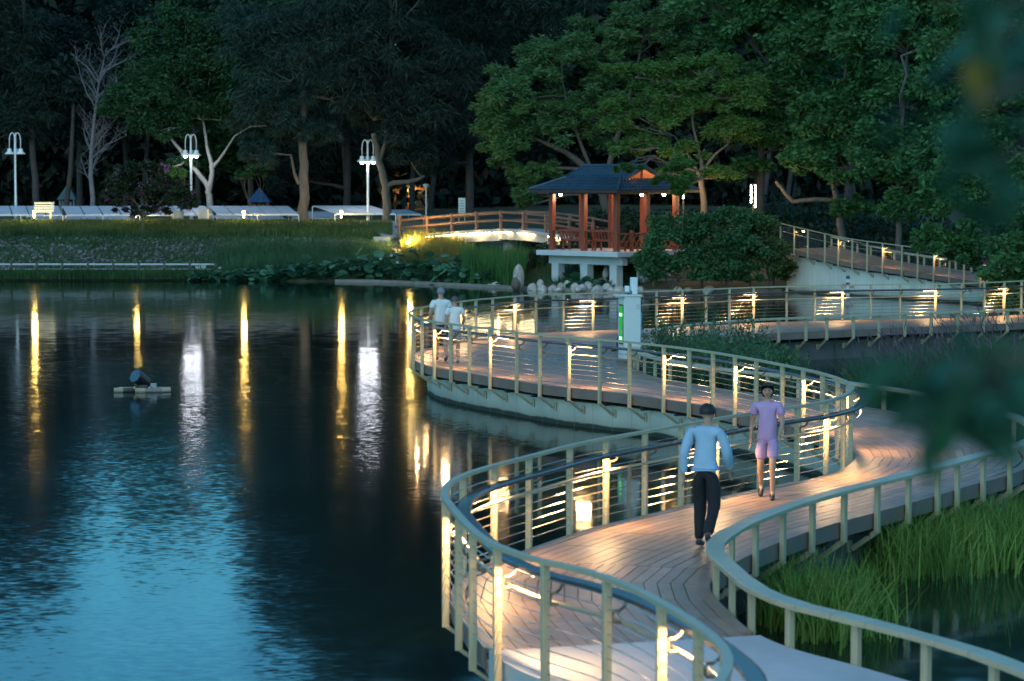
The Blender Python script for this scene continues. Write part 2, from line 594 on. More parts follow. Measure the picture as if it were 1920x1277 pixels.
land_c += [(x, y, DZ) for x, y in [(15.8, 73.9), (11.57, 71.35), (9.54, 70), (7.72, 68.9), (6.3, 67.7), (4.64, 65.5), (3.65, 63.1), (3.05, 60.5), (2.85, 57.5), (3.0, 54.8), (3.5, 52.7), (4.4, 50.6), (5.5, 48.8), (6.6, 47.05), (7.14, 45.9), (7.6, 44.7), (8.2, 42.2), (8.45, 40), (8.25, 37.8), (7.6, 36), (6.63, 34.5), (5.97, 33.4), (5, 31.9), (4.02, 30.4), (3.26, 29.0), (2.68, 27.7), (2.28, 26.5), (2.17, 25.6), (2.25, 24.5), (2.38, 23.3), (2.67, 22.4), (3.16, 21.6), (3.8, 20.4), (4.1, 19.6), (4.5, 18.2)]]
LAKE = catmull(lake_c, 0.25)
LAND = catmull(land_c, 0.25)
LN, DN = normals2(LAKE), -normals2(LAND)         # both point into the deck
lake_edge = LAKE.copy(); lake_edge[:, :2] += LN * 0.07
land_edge = LAND.copy(); land_edge[:, :2] += DN * 0.05


def pair_curves(A, B):
    n, m = len(A), len(B)
    D = np.linalg.norm(A[:, None, :2] - B[None, :, :2], axis=2) ** 1.5
    C = np.full((n, m), np.inf); C[0, 0] = D[0, 0]
    T = np.zeros((n, m), np.int8)
    for i in range(n):
        for j in range(m):
            if i == 0 and j == 0: continue
            best, t = np.inf, 0
            if i and j and C[i - 1, j - 1] + D[i, j] < best: best, t = C[i - 1, j - 1] + D[i, j], 0
            if i and C[i - 1, j] + D[i, j] * 0.75 < best: best, t = C[i - 1, j] + D[i, j] * 0.75, 1
            if j and C[i, j - 1] + D[i, j] * 0.75 < best: best, t = C[i, j - 1] + D[i, j] * 0.75, 2
            C[i, j], T[i, j] = best, t
    i, j = n - 1, m - 1
    path = [(i, j)]
    while i or j:
        t = T[i, j]
        if t == 0: i -= 1; j -= 1
        elif t == 1: i -= 1
        else: j -= 1
        path.append((i, j))
    return path[::-1]


def boardwalk():
    A = lake_edge[::2]; B = land_edge[::2]
    # only the part before the pale landing slab carries boards
    path = np.array(pair_curves(A, B), float)
    k = np.ones(9) / 9
    for c in (0, 1):
        pad = np.pad(path[:, c], 4, mode='edge')
        path[:, c] = np.convolve(pad, k, 'valid')

    def at(arr, q):
        i = np.clip(q, 0, len(arr) - 1)
        return np.stack([np.interp(i, np.arange(len(arr)), arr[:, c]) for c in range(3)], -1)
    PA, PB = at(A, path[:, 0]), at(B, path[:, 1])
    mid = (PA + PB) / 2
    s = np.concatenate([[0], np.cumsum(np.linalg.norm(np.diff(mid[:, :2], axis=0), axis=1))])
    n = int(s[-1] / 1.2)
    q = np.linspace(0, s[-1], n + 1)
    SA = np.stack([np.interp(q, s, PA[:, c]) for c in range(3)], 1)
    SB = np.stack([np.interp(q, s, PB[:, c]) for c in range(3)], 1)
    keep = [i for i in range(n + 1) if (SA[i][1] + SB[i][1]) / 2 > 22.3]
    last = keep[-1]
    root = thing('boardwalk', (0, 40, 0), None, None)
    root['kind'] = 'structure'
    root['label'] = 'winding brown composite boardwalk over the lake'
    # dark bed under the boards
    mb = MB()
    vs, fs = [], []
    for i in range(len(PA)):
        vs += [tuple(PA[i] - np.array([0, 0, .045])), tuple(PB[i] - np.array([0, 0, .045]))]
    for i in range(len(PA) - 1):
        fs.append((2 * i, 2 * i + 1, 2 * i + 3, 2 * i + 2))
    mb.add(vs, fs).build('deck_bed', M_sub, root)
    boards = []
    bw = 0.15
    for i in range(last):
        a0, b0, a1, b1 = (Vector(SA[i]), Vector(SB[i]), Vector(SA[i + 1]), Vector(SB[i + 1]))
        w0, w1 = (b0 - a0).length, (b1 - a1).length
        cnt = max(4, round(((w0 + w1) / 2 - 2 * bw) / 0.145))
        f0, f1 = bw / w0, bw / w1
        g0, g1 = 0.005 / w0, 0.005 / w1
        e = 0.003 / max(0.5, ((a1 + b1) / 2 - (a0 + b0) / 2).length)
        for j in range(cnt):
            t0, t1 = j / cnt, (j + 1) / cnt
            u00 = f0 + (1 - 2 * f0) * t0 + g0; u01 = f0 + (1 - 2 * f0) * t1 - g0
            u10 = f1 + (1 - 2 * f1) * t0 + g1; u11 = f1 + (1 - 2 * f1) * t1 - g1
            p = [a0.lerp(b0, u00), a0.lerp(b0, u01), a1.lerp(b1, u11), a1.lerp(b1, u10)]
            q_ = [p[0].lerp(p[3], e), p[1].lerp(p[2], e), p[2].lerp(p[1], e), p[3].lerp(p[0], e)]
            boards.append(q_)
    boards.sort(key=lambda p: sum(v.y for v in p))
    rest = MB()
    faces = [(0, 1, 2, 3), (7, 6, 5, 4), (0, 4, 5, 1), (1, 5, 6, 2), (2, 6, 7, 3), (3, 7, 4, 0)]
    for i, p in enumerate(boards):
        dz = random.uniform(-0.0015, 0.0015)
        top = [v + Vector((0, 0, dz)) for v in p]
        bot = [v + Vector((0, 0, -0.03)) for v in p]
        if i < 300:
            MB().add(top + bot, faces).build('plank', M_plank, root)
        else:
            rest.add(top + bot, faces)
    o = rest.build('planking', M_plank, root)
    o['kind'] = 'stuff'
    # border boards and fascias on both sides
    for E, N_, nm in ((lake_edge, LN, 'lake'), (land_edge, DN, 'land')):
        k = E[:, 1] > (SA if nm == 'lake' else SB)[last][1] - 0.02
        MB().sweep(E[k], N_[k], [(0.0, 0.004), (0.146, 0.004), (0.146, -0.03), (0.0, -0.03)]).build('border_board', M_plank, root)
        MB().sweep(E[k], N_[k], [(-0.004, 0.002), (0.026, 0.002), (0.026, -0.20), (-0.004, -0.20)]).build('fascia', M_fascia, root)
        k2 = E[k][::5]
        jb = MB()
        for p, nn in zip(k2, N_[k][::5]):
            jb.bar((p[0] + nn[0] * .05, p[1] + nn[1] * .05, p[2] - .25), (p[0] + nn[0] * .9, p[1] + nn[1] * .9, p[2] - .25), 0.07, 0.1)
        jb.build('joist_row', M_sub, root)['kind'] = 'stuff'
    return SA[last], SB[last]


ENDA, ENDB = boardwalk()


def strip_wall(name, E, Nn, ins, ztop, label, thick=0.25, material=None):
    root = thing(name, tuple(E[len(E) // 2] * np.array([1, 1, 0])), label, 'wall')
    org = ORG[root.name]
    me = bpy.data.meshes.new('wall_face')
    vs, fs, us = [], [], []
    s = 0
    for i, (p, nn) in enumerate(zip(E, Nn)):
        if i: s += np.linalg.norm(p[:2] - E[i - 1][:2])
        for o_, z in ((ins, -0.8), (ins, p[2] + ztop), (ins + thick, p[2] + ztop), (ins + thick, -0.8)):
            vs.append((p[0] + nn[0] * o_ - org.x, p[1] + nn[1] * o_ - org.y, z - org.z)); us.append((s / 0.62, z))
    for i in range(len(E) - 1):
        for k in range(4):
            a, b = i * 4 + k, i * 4 + (k + 1) % 4
            fs.append((a, b, b + 4, a + 4))
    me.from_pydata(vs, [], fs)
    uv = me.uv_layers.new(name='UVMap')
    for l in me.loops:
        uv.data[l.index].uv = us[l.vertex_index]
    bm = bmesh.new(); bm.from_mesh(me); bmesh.ops.recalc_face_normals(bm, faces=bm.faces); bm.to_mesh(me); bm.free()
    place('wall_face', me, material or M_conc, root)
    return root


kl = LAKE[:, 1] > 20.0
k_ramp = LAKE[:, 1] > 97
nr_ = int(k_ramp.sum())
strip_wall('ramp_wall', lake_edge[:nr_], LN[:nr_], 0.32, -0.30, 'pale concrete wall under the sloping boardwalk ramp')
strip_wall('retaining_wall', lake_edge[nr_ - 1:int(kl.sum())], LN[nr_ - 1:int(kl.sum())], 0.36, -0.32, 'stained concrete wall under the lake side of the boardwalk')
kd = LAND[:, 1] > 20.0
strip_wall('retaining_wall', land_edge[:int(kd.sum())], DN[:int(kd.sum())], 0.36, -0.32, 'stained concrete wall coloured dark for shade under the planted side of the boardwalk', material=mat('shaded_stained_concrete', (0.12, 0.11, 0.10), 0.8, 0, 0.3, 0.9, bump=0.004, bscale=14, stretch=(1, 1, 0.4)))  # shade under the boardwalk is put into this darker, stained concrete colour

# pale landing slab at the near end
ls = thing('landing_slab', (2.5, 19, 0), None, None); ls['kind'] = 'structure'; ls['label'] = 'pale concrete landing where the boardwalk ends'
LY = 22.2
kk = (LAKE[:, 1] < ENDA[1] - 0.003) & (LAKE[:, 1] < 27)
kk2 = (LAND[:, 1] < ENDB[1] - 0.003)
poly = [tuple(ENDA[:2])] + [tuple(p[:2]) for p in lake_edge[kk]] + [tuple(p[:2]) for p in land_edge[kk2][::-1]] + [tuple(ENDB[:2])]
mb = MB()
n = len(poly)
vs = [(x, y, DZ + 0.012) for x, y in poly] + [(x, y, -0.9) for x, y in poly]
mb.add(vs, [tuple(range(n)), tuple(reversed(range(n, 2 * n)))] + [(i, (i + 1) % n, (i + 1) % n + n, i + n) for i in range(n)])
mb.build('slab', M_pale, ls)


# ------------------------------------------------------------------ railings
M_led = glow('warm_led', (1.0, 0.72, 0.40), 10.0)


def post_mesh(h, along, across, kink=True):
    mb = MB()
    mb.box((0, 0, (h - 0.26) / 2), (along, across, h + 0.26))
    if kink:
        mb.bar((0, 0.0, -0.24), (0, 0.36, -0.50), along * 0.8, across * 0.8, up=(1, 0, 0))
        mb.box((0, 0.40, -0.47), (along * 1.4, 0.03, 0.16))
    return mb


POST = post_mesh(1.07, 0.052, 0.075)
post_me = POST.mesh('post')
bm = bmesh.new(); bm.from_mesh(post_me); bmesh.ops.recalc_face_normals(bm, faces=bm.faces); bmesh.ops.bevel(bm, geom=bm.edges[:], offset=0.006, segments=1, affect='EDGES'); bm.to_mesh(post_me); bm.free()
low_me = post_mesh(0.40, 0.09, 0.06).mesh('low_post')
bm = bmesh.new(); bm.from_mesh(low_me); bmesh.ops.recalc_face_normals(bm, faces=bm.faces); bmesh.ops.bevel(bm, geom=bm.edges[:], offset=0.005, segments=1, affect='EDGES'); bm.to_mesh(low_me); bm.free()
br = MB()
br.tube([(0, 0.13, 0.70), (0, 0.065, 0.70), (0, 0.055, 0.72), (0, 0.055, 0.78), (0, 0.07, 0.80), (0, 0.11, 0.80), (0, 0.16, 0.83), (0, 0.19, 0.89)], 0.015, 6)
brk_me = br.mesh('bracket')
lf = MB().box((0.31, 0.165, 0.883), (0.46, 0.022, 0.012))
fix_me = lf.mesh('lamp_fixture')


def tall_railing(idx0, idx1, label, phase, e=7.0, cables=9, name='cable_railing'):
    C = LAKE[idx0:idx1]; Nn = LN[idx0:idx1]
    mid = C[len(C) // 2]
    root = thing(name, (float(mid[0]), float(mid[1]), float(mid[2])), label, 'railing')
    MB().sweep(C, Nn, [(-0.038, 1.10), (0.038, 1.10), (0.038, 1.062), (-0.038, 1.062)]).build('top_rail', M_rail, root)
    MB().sweep(C, Nn, [(0.13, 0.925), (0.15, 0.932), (0.26, 0.932), (0.28, 0.925), (0.28, 0.89), (0.13, 0.89)]).build('handrail', M_hand, root)
    tb = [(math.cos(a) * 0.02 + 0.145, math.sin(a) * 0.02 + 0.70) for a in np.arange(6) * math.pi / 3]
    MB().sweep(C, Nn, tb).build('light_tube', M_rail, root, smooth=True)
    for k in range(cables):
        z = 0.10 + k * 0.104
        MB().sweep(C[::2], Nn[::2], [(0.006, z), (0, z + 0.006), (-0.006, z), (0, z - 0.006)]).build('cable', M_steel, root)
    L_ = (len(C) - 1) * 0.25
    n = int(L_ / 1.05)
    org = ORG[root.name]
    for i in range(n + 1):
        q = i * 1.05 / 0.25
        j = min(int(round(q)), len(C) - 1)
        p, nn = C[j], Nn[j]
        rz = math.atan2(nn[1], nn[0]) - math.pi / 2
        loc = Vector(p) - org
        po = place('post', post_me, M_rail, root, loc=loc, rot=(0, 0, rz))
        place('bracket', brk_me, M_lampbody, po)
        if i % 3 == phase:
            place('lamp_fixture', fix_me, M_led, po)
            lp = Vector((p[0] + nn[0] * 0.155 + nn[1] * 0.31, p[1] + nn[1] * 0.155 - nn[0] * 0.31, p[2] + 0.872))
            lamp('AREA', lp, e, WARM, (0.46, 0.03), root, rot=(R(-12), 0, rz))
    return root


def low_railing(label):
    C, Nn = LAND, DN
    mid = C[len(C) // 2]
    root = thing('low_barrier_rail', (float(mid[0]), float(mid[1]), float(mid[2])), label, 'railing')
    org = ORG[root.name]
    n = int((len(C) - 1) * 0.25 / 0.97)
    for i in range(n + 1):
        j = min(int(round(i * 0.97 / 0.25)), len(C) - 1)
        p, nn = C[j], Nn[j]
        place('post', low_me, M_rail, root, loc=Vector(p) - org, rot=(0, 0, math.atan2(nn[1], nn[0]) - math.pi / 2))
    js = list(range(0, len(C) - 1, 2)) + [len(C) - 1]
    for a, b in zip(js[:-1], js[1:]):
        prof = []
        roll = random.uniform(-.004, .004)
        for q, e in ((a, 0.004), (b, -0.004)):
            t = (C[b] - C[a]) / np.linalg.norm(C[b] - C[a])
            p, nn = C[q] + t * e, Nn[q]
            prof.append([(p[0] + nn[0] * o_, p[1] + nn[1] * o_, p[2] + z_ + o_ / .1 * roll) for o_, z_ in ((-0.10, 0.43), (-0.092, 0.438), (0.092, 0.438), (0.10, 0.43), (0.10, 0.385), (-0.10, 0.385))])
        fs = [(k, (k + 1) % 6, (k + 1) % 6 + 6, k + 6) for k in range(6)] + [tuple(range(5, -1, -1)), tuple(range(6, 12))]
        MB().add(prof[0] + prof[1], fs).build('cap_segment', M_rail, root)
    return root


tall_railing(0, nr_ + 1, 'beige cable railing with lamps along the sloping ramp', 1, 34.0)
tall_railing(nr_, len(LAKE), 'long beige cable railing with handrail and lamps along the lake edge', 1, 42.0)
low_railing('knee high beige rail with flat cap on the planted side of the boardwalk')

# ================================================================== FAR BANK: PAVILION
def roof_slope(mb, e0, e1, r0, r1, rows, wave=0.22, amp=0.025):
    """tiled slope between an eave line e0-e1 and an upper line r0-r1 with stepped, corrugated rows"""
    e0, e1, r0, r1 = map(Vector, (e0, e1, r0, r1))
    up = (e1 - e0).cross(r0 - e0).normalized()
    if up.z < 0: up = -up
    ax = (e1 - e0).normalized()
    for r in range(rows):
        a, b = r / rows, (r + 1.06) / rows
        pa, qa = e0.lerp(r0, a), e1.lerp(r1, a)
        pb, qb = e0.lerp(r0, min(b, 1)), e1.lerp(r1, min(b, 1))
        ln = (qa - pa).length
        n = max(4, int(ln / (wave / 4)))
        vs, fs = [], []
        for k in range(n + 1):
            t = k / n
            A, B = pa.lerp(qa, t), pb.lerp(qb, t)
            ph = (A - e0).dot(ax) / wave * 2 * math.pi
            hgt = amp * (math.sin(ph) + 1)
            vs += [A + up * (hgt + 0.035), B + up * (amp * (math.sin((B - e0).dot(ax) / wave * 2 * math.pi) + 1)), A + up * (hgt - 0.01)]
        for k in range(n):
            i = k * 3
            fs += [(i, i + 3, i + 4, i + 1), (i + 2, i + 5, i + 3, i)]
        mb.add(vs, fs)


def pavilion():
    base = Vector((4.86, 112.4, 0))
    root = thing('lakeside_pavilion', base, 'red-brown timber pavilion with dark blue tiled roof on concrete piers', 'pavilion', rz=R(45))
    W, zf, ze = 4.16, 1.86, 4.66
    b = lambda mb, n, m, p=root, **k: mb.build(n, m, p, world=False, **k)
    M_plat = mat('pavilion_concrete', (0.52, 0.54, 0.54), 0.7, 0, 0.1, 1.2, bump=0.004)
    b(MB().box((W / 2, W / 2, zf - 0.12), (W + 1.1, W + 1.1, 0.24)), 'platform', M_plat, bevel=0.015)
    for t in (0.25, W / 2, W - 0.25):
        b(MB().box((t, W / 2, zf - 0.24 - 0.2), (0.35, W + 0.6, 0.40)), 'cross_beam', M_plat)
    for ix, x in enumerate((0.2, W / 2, W - 0.2)):
        for iy, y in enumerate((0.2, W / 2, W - 0.2)):
            gz = min(0.0, 0) - 0.8 if (ix == 0 or iy == 0) else 0.2
            b(MB().box((x, y, (zf - 0.62 + gz) / 2), (0.45, 0.45, zf - 0.62 - gz)), 'pier', M_plat, bevel=0.01)
    posts = [(0, 0), (0, W / 2), (0, W), (W / 2, 0), (W, 0), (W, W / 2), (W, W), (W / 2, W)]
    for x, y in posts:
        b(MB().box((x, y, (zf + ze) / 2), (0.24, 0.24, ze - zf)), 'post', M_wood, bevel=0.01)
    for a, c in (((0, 0), (0, W)), ((0, 0), (W, 0)), ((W, 0), (W, W)), ((0, W), (W, W))):
        b(MB().bar((*a, ze - 0.02), (*c, ze - 0.02), 0.16, 0.22), 'eave_beam', M_wood)
    # roof: two long slopes, two skirt slopes and open gables
    o, er, zr, zg = 0.78, 4.70, 5.80, 5.24
    lo, hi = -o, W + o
    xm = W / 2
    fr = (zg - er) / (zr - er)
    xg0, xg1 = lo + (xm - lo) * fr, hi - (hi - xm) * fr
    y0, y1 = xm - 1.75, xm + 1.75
    M_ceil = mat('roof_boarding', (0.33, 0.14, 0.07), 0.6, 0, 0.2, 3)
    soff = MB()
    soff.add([(lo, lo, er - .02), (hi, lo, er - .02), (hi, hi, er - .02), (lo, hi, er - .02), (xg0, y0, zg - .03), (xg1, y0, zg - .03), (xg1, y1, zg - .03), (xg0, y1, zg - .03), (xm, y0, zr - .04), (xm, y1, zr - .04)],
             [(0, 1, 5, 4), (1, 2, 6, 5), (2, 3, 7, 6), (3, 0, 4, 7), (5, 6, 9, 8), (7, 4, 8, 9)])
    roof = b(soff, 'roof', M_ceil, recalc=False)
    for (a, c, d, e, nm) in (((lo, lo, er), (lo, hi, er), (xg0, y0, zg), (xg0, y1, zg), 'l'), ((hi, hi, er), (hi, lo, er), (xg1, y1, zg), (xg1, y0, zg), 'r'),
                             ((hi, lo, er), (lo, lo, er), (xg1, y0, zg), (xg0, y0, zg), 'n'), ((lo, hi, er), (hi, hi, er), (xg0, y1, zg), (xg1, y1, zg), 'f')):
        mb = MB(); roof_slope(mb, a, c, d, e, 4); b(mb, 'roof_tiles', M_tile, roof, recalc=False)['kind'] = 'stuff'
    for (a, c, d, e) in (((xg0, y0 - .25, zg), (xg0, y1 + .25, zg), (xm, y0 - .25, zr), (xm, y1 + .25, zr)), ((xg1, y1 + .25, zg), (xg1, y0 - .25, zg), (xm, y1 + .25, zr), (xm, y0 - .25, zr))):
        mb = MB(); roof_slope(mb, a, c, d, e, 5); b(mb, 'roof_tiles', M_tile, roof, recalc=False)['kind'] = 'stuff'
    b(MB().tube([(xm, y0 - .3, zr + .06), (xm, y1 + .3, zr + .06)], 0.09, 8), 'ridge_cap', M_tile, roof)
    for (p, q) in (((lo, lo, er), (xg0, y0, zg)), ((hi, lo, er), (xg1, y0, zg)), ((hi, hi, er), (xg1, y1, zg)), ((lo, hi, er), (xg0, y1, zg))):
        p, q = Vector(p), Vector(q)
        b(MB().tube([p + Vector((0, 0, .06)), q + Vector((0, 0, .08))], 0.075, 8), 'hip_cap', M_tile, roof)
    for y in (y0 - .25, y1 + .25):
        for xx in (xg0, xg1):
            b(MB().bar((xx, y, zg + .0), (xm, y, zr), 0.06, 0.16), 'barge_board', M_tile, roof)
    b(MB().bar((xm, y0, zg), (xm, y0, zr - .06), 0.09, 0.09), 'gable_strut', M_wood)
    for (p, q) in (((lo, lo), (lo, hi)), ((lo, lo), (hi, lo)), ((hi, lo), (hi, hi)), ((lo, hi), (hi, hi))):
        b(MB().bar((*p, er - .05), (*q, er - .05), 0.03, 0.13), 'eave_board', mat('dark_eave', (0.05, 0.03, 0.025), 0.6), roof)
    # lattice balustrades on the right-hand side, plain rails on the left
    for x0 in (0.12, W / 2 + 0.12):
        x1 = x0 + W / 2 - 0.24
        for z in (zf + 0.12, zf + 0.82):
            b(MB().bar((x0, 0, z), (x1, 0, z), 0.07, 0.07), 'balustrade_rail', M_wood)
        b(MB().bar(((x0 + x1) / 2, 0, zf), ((x0 + x1) / 2, 0, zf + .98), 0.14, 0.14), 'balustrade_post', M_wood)
        for k in range(5):
            t = x0 + 0.05 + k * 0.36
            a_ = min(t + 0.5, x1)
            b(MB().bar((t, 0.0, zf + 0.15), (a_, 0.0, zf + 0.15 + (a_ - t) * 1.28), 0.035, 0.045), 'lattice_bar', M_wood)
            b(MB().bar((t + 0.3 if t + .3 < x1 else x1, 0.03, zf + 0.15), (t, 0.03, zf + 0.15 + 0.38), 0.035, 0.045), 'lattice_bar', M_wood)
    for y0_ in (0.12, W / 2 + 0.12):
        b(MB().bar((0, y0_, zf + .93), (0, y0_ + W / 2 - .24, zf + .93), 0.1, 0.06), 'side_rail', M_wood)
    ml = glow('pavilion_lamp', (1.0, 0.78, 0.5), 30)
    for x, y in ((0.25, W - 0.3), (0.35, 0.35), (W / 2, 0.3), (W - 0.4, 0.4)):
        b(MB().lathe([(0.03, 0.1), (0.08, 0.06), (0.09, 0.0), (0.05, -0.05)], (x, y, ze - 0.18), 10), 'ceiling_lamp', ml)
        lamp('POINT', (x + (0.35 if x < 1 else 0), y + (0.35 if y < 1 else -0.2), ze - 0.35), 42, (1.0, 0.62, 0.3), 0.08, root, world=False)
    lamp('POINT', (xm, y0 + 0.6, zg + 0.12), 20, (1.0, 0.68, 0.33), 0.1, root, world=False)
    return root


pavilion()


def slat_bench(loc, rz, label, group, w=1.75, m=None, n=9, level=False):
    root = thing('slatted_bench', loc, label, 'bench', group, rz)
    m = m or M_wood
    for s in (-1, 1):
        MB().bar((s * (w / 2 - .12), -0.02, 0), (s * (w / 2 - .12), 0.02, 0.44), 0.06, 0.08).build('leg', m, root, world=False)
        MB().bar((s * (w / 2 - .12), 0.42, 0), (s * (w / 2 - .12), 0.36, 0.44), 0.06, 0.08).build('leg', m, root, world=False)
        MB().bar((s * (w / 2 - .12), -0.06, 0.40), (s * (w / 2 - .12), -0.26, 0.98), 0.06, 0.07).build('back_post', m, root, world=False)
    MB().bar((-w / 2, 0.17, 0.455), (w / 2, 0.17, 0.455), 0.46, 0.04).build('seat', m, root, world=False)
    MB().bar((-w / 2, -0.28, 0.96), (w / 2, -0.28, 0.96), 0.05, 0.09).build('back_rail', m, root, world=False)
    MB().bar((-w / 2, -0.09, 0.5), (w / 2, -0.09, 0.5), 0.05, 0.09).build('back_rail', m, root, world=False)
    for k in range(4 if level else 0):
        t = k / 3
        MB().bar((-w / 2, -.10 - .165 * t, .54 + .40 * t), (w / 2, -.10 - .165 * t, .54 + .40 * t), 0.025, 0.085).build('slat', m, root, world=False)
    for k in range(0 if level else n):
        x = -w / 2 + 0.1 + k * (w - 0.2) / (n - 1)
        MB().bar((x, -0.10, 0.52), (x, -0.265, 0.94), 0.085, 0.025).build('slat', m, root, world=False)
    return root


c45 = math.cos(R(45))
for yy, lb in ((1.04, 'red-brown slatted bench in pavilion bay beside the corner post'), (3.12, 'red-brown slatted bench in pavilion bay towards the footbridge')):
    lx, ly = 0.48, yy
    slat_bench((4.86 + (lx - ly) * c45, 112.4 + (lx + ly) * c45, 1.86), R(45) - math.pi / 2, lb, 'benches in the pavilion')


# ================================================================== FOOTBRIDGE
def footbridge():
    A = [pix(748, 443, d=131), pix(800, 438, d=129.4), pix(846, 434, d=127.9), pix(892, 431, d=126.6), pix(938, 429, d=125.3), pix(980, 431, d=124.1), pix(1022, 436, d=123), pix(1066, 443, d=121.9), pix(1110, 452, d=120.9)]
    root = thing('footbridge', (A[4].x, A[4].y, 1.0), 'arched concrete footbridge with brown log rails and lit edge beside pavilion', 'bridge')
    P = np.array([tuple(p) for p in A]); Nn = normals2(P)
    M_bc = mat('bridge_concrete', (0.40, 0.39, 0.36), 0.75, 0, 0.15, 1.0, bump=0.005)
    MB().sweep(P, Nn, [(-0.05, 0.0), (2.0, 0.0), (2.0, -0.16), (-0.05, -0.16)]).build('slab', M_bc, root)
    MB().sweep(P[:5], Nn[:5], [(0.10, -0.17), (0.40, -0.17), (0.40, -0.62), (0.10, -0.62)]).build('girder', M_bc, root)
    MB().sweep(P[4:], Nn[4:], [(0.10, -0.17), (0.40, -0.17), (0.40, -0.55), (0.10, -0.55)]).build('girder', M_bc, root)
    p = A[4]
    cxy = Vector((p.x + 0.5, p.y + 1.0, 0))
    MB().tube([(cxy.x, cxy.y, 0.2), (cxy.x, cxy.y, p.z - 0.55)], 0.36, 14).build('pier', M_bc, root, smooth=True)
    MB().box((cxy.x - .1, cxy.y - .25, p.z - .37), (0.9, 2.1, 0.36)).build('pier_head', M_bc, root)
    MB().box((A[0].x - 0.4, A[0].y + 0.9, A[0].z - .6), (1.0, 2.6, 1.15), rz=-0.4).build('abutment', M_bc, root)
    led = glow('bridge_led', (1.0, 0.8, 0.45), 30)
    segs = [(0, 3.6), (3.7, 4.5), (4.75, 5.5), (6.1, 6.8)]

    def at(t, o, dz):
        i = min(int(t), len(A) - 2); f = t - i
        q = A[i].lerp(A[i + 1], f)
        nn = Nn[i]
        return Vector((q.x + nn[0] * o, q.y + nn[1] * o, q.z + dz))
    for a, b in segs:
        pts = [at(a + (b - a) * k / 6, 0.04, -0.185) for k in range(7)]
        MB().tube(pts, 0.022, 6).build('led_strip', led, root)
        ns = 4 if b - a > 2 else 1
        for k in range(ns):
            q0 = at(a + (b - a) * (k + .5) / ns, -0.30, -0.34)
            lamp('POINT', q0, 17, (1.0, 0.60, 0.20), 0.05, root)
    fl = pix(764, 455, d=128.3)
    MB().box(fl, (0.16, 0.12, 0.1)).build('floodlight', glow('flood_face', (1.0, 0.85, 0.5), 60), root)
    MB().tube([fl - Vector((0, 0, .7)), fl - Vector((0, 0, .04))], .02, 6).build('floodlight_stake', M_black, root)
    lamp('POINT', fl + Vector((0.15, -0.2, 0.2)), 700, (1.0, 0.66, 0.18), 0.12, root)
    for off in (0.05, 1.92):
        for i in range(len(A)):
            q = at(i if i < len(A) - 1 else len(A) - 1.001, off, 0)
            r = 0.12 if i == 0 else 0.085
            h = 1.12 if i == 0 else 0.95
            MB().tube([(q.x, q.y, q.z - .15), (q.x, q.y, q.z + h)], r, 10).build('rail_post', M_bridgewood, root, smooth=False)
        for z, r in ((0.86, 0.07), (0.45, 0.062)):
            for i in range(len(A) - 1):
                a_, b_ = at(i + .02, off, z), at(i + .98, off, z)
                MB().tube([a_, b_], r, 8).build('log_rail', M_bridgewood, root)
    return root


footbridge()
pth = MB()
pp = [pix(690, 410, d=141), pix(706, 417, d=138.5), pix(726, 428, d=134.5), pix(752, 443, d=131.2)]
P_ = np.array([(p.x, p.y, float(ground_z(p.x, p.y)) + .06) for p in pp]); P_[-1][2] = pp[-1].z - 0.02
pth.sweep(P_, normals2(P_), [(-.9, 0.03), (1.1, 0.03), (1.1, -.3), (-.9, -.3)])
tag(pth.build('garden_path', mat('path_concrete', (0.33, 0.31, 0.28), 0.85, 0, 0.15, 2)), 'pale path leading onto the footbridge', kind='structure')


# ================================================================== ROCKS
def rock_mesh(seed, sx, sy, sz):
    r_ = random.Random(seed)
    bm = bmesh.new()
    bmesh.ops.create_icosphere(bm, subdivisions=2, radius=1)
    ax = [Vector((r_.uniform(-1, 1), r_.uniform(-1, 1), r_.uniform(-1, 1))).normalized() for _ in range(9)]
    off = [r_.uniform(0.62, 0.95) for _ in ax]
    for v in bm.verts:
        p = v.co.normalized()
        k = 1.0
        for a, o in zip(ax, off):
            dd = p.dot(a)
            if dd > 0: k = min(k, o / dd)
        v.co = p * (0.35 + 0.65 * k) * r_.uniform(0.97, 1.03)
        v.co = Vector((v.co.x * sx, v.co.y * sy, v.co.z * sz))
    me = bpy.data.meshes.new('boulder')
    bm.to_mesh(me); bm.free()
    me.polygons.foreach_set('use_smooth', [i % 4 != 0 for i in range(len(me.polygons))])
    return me


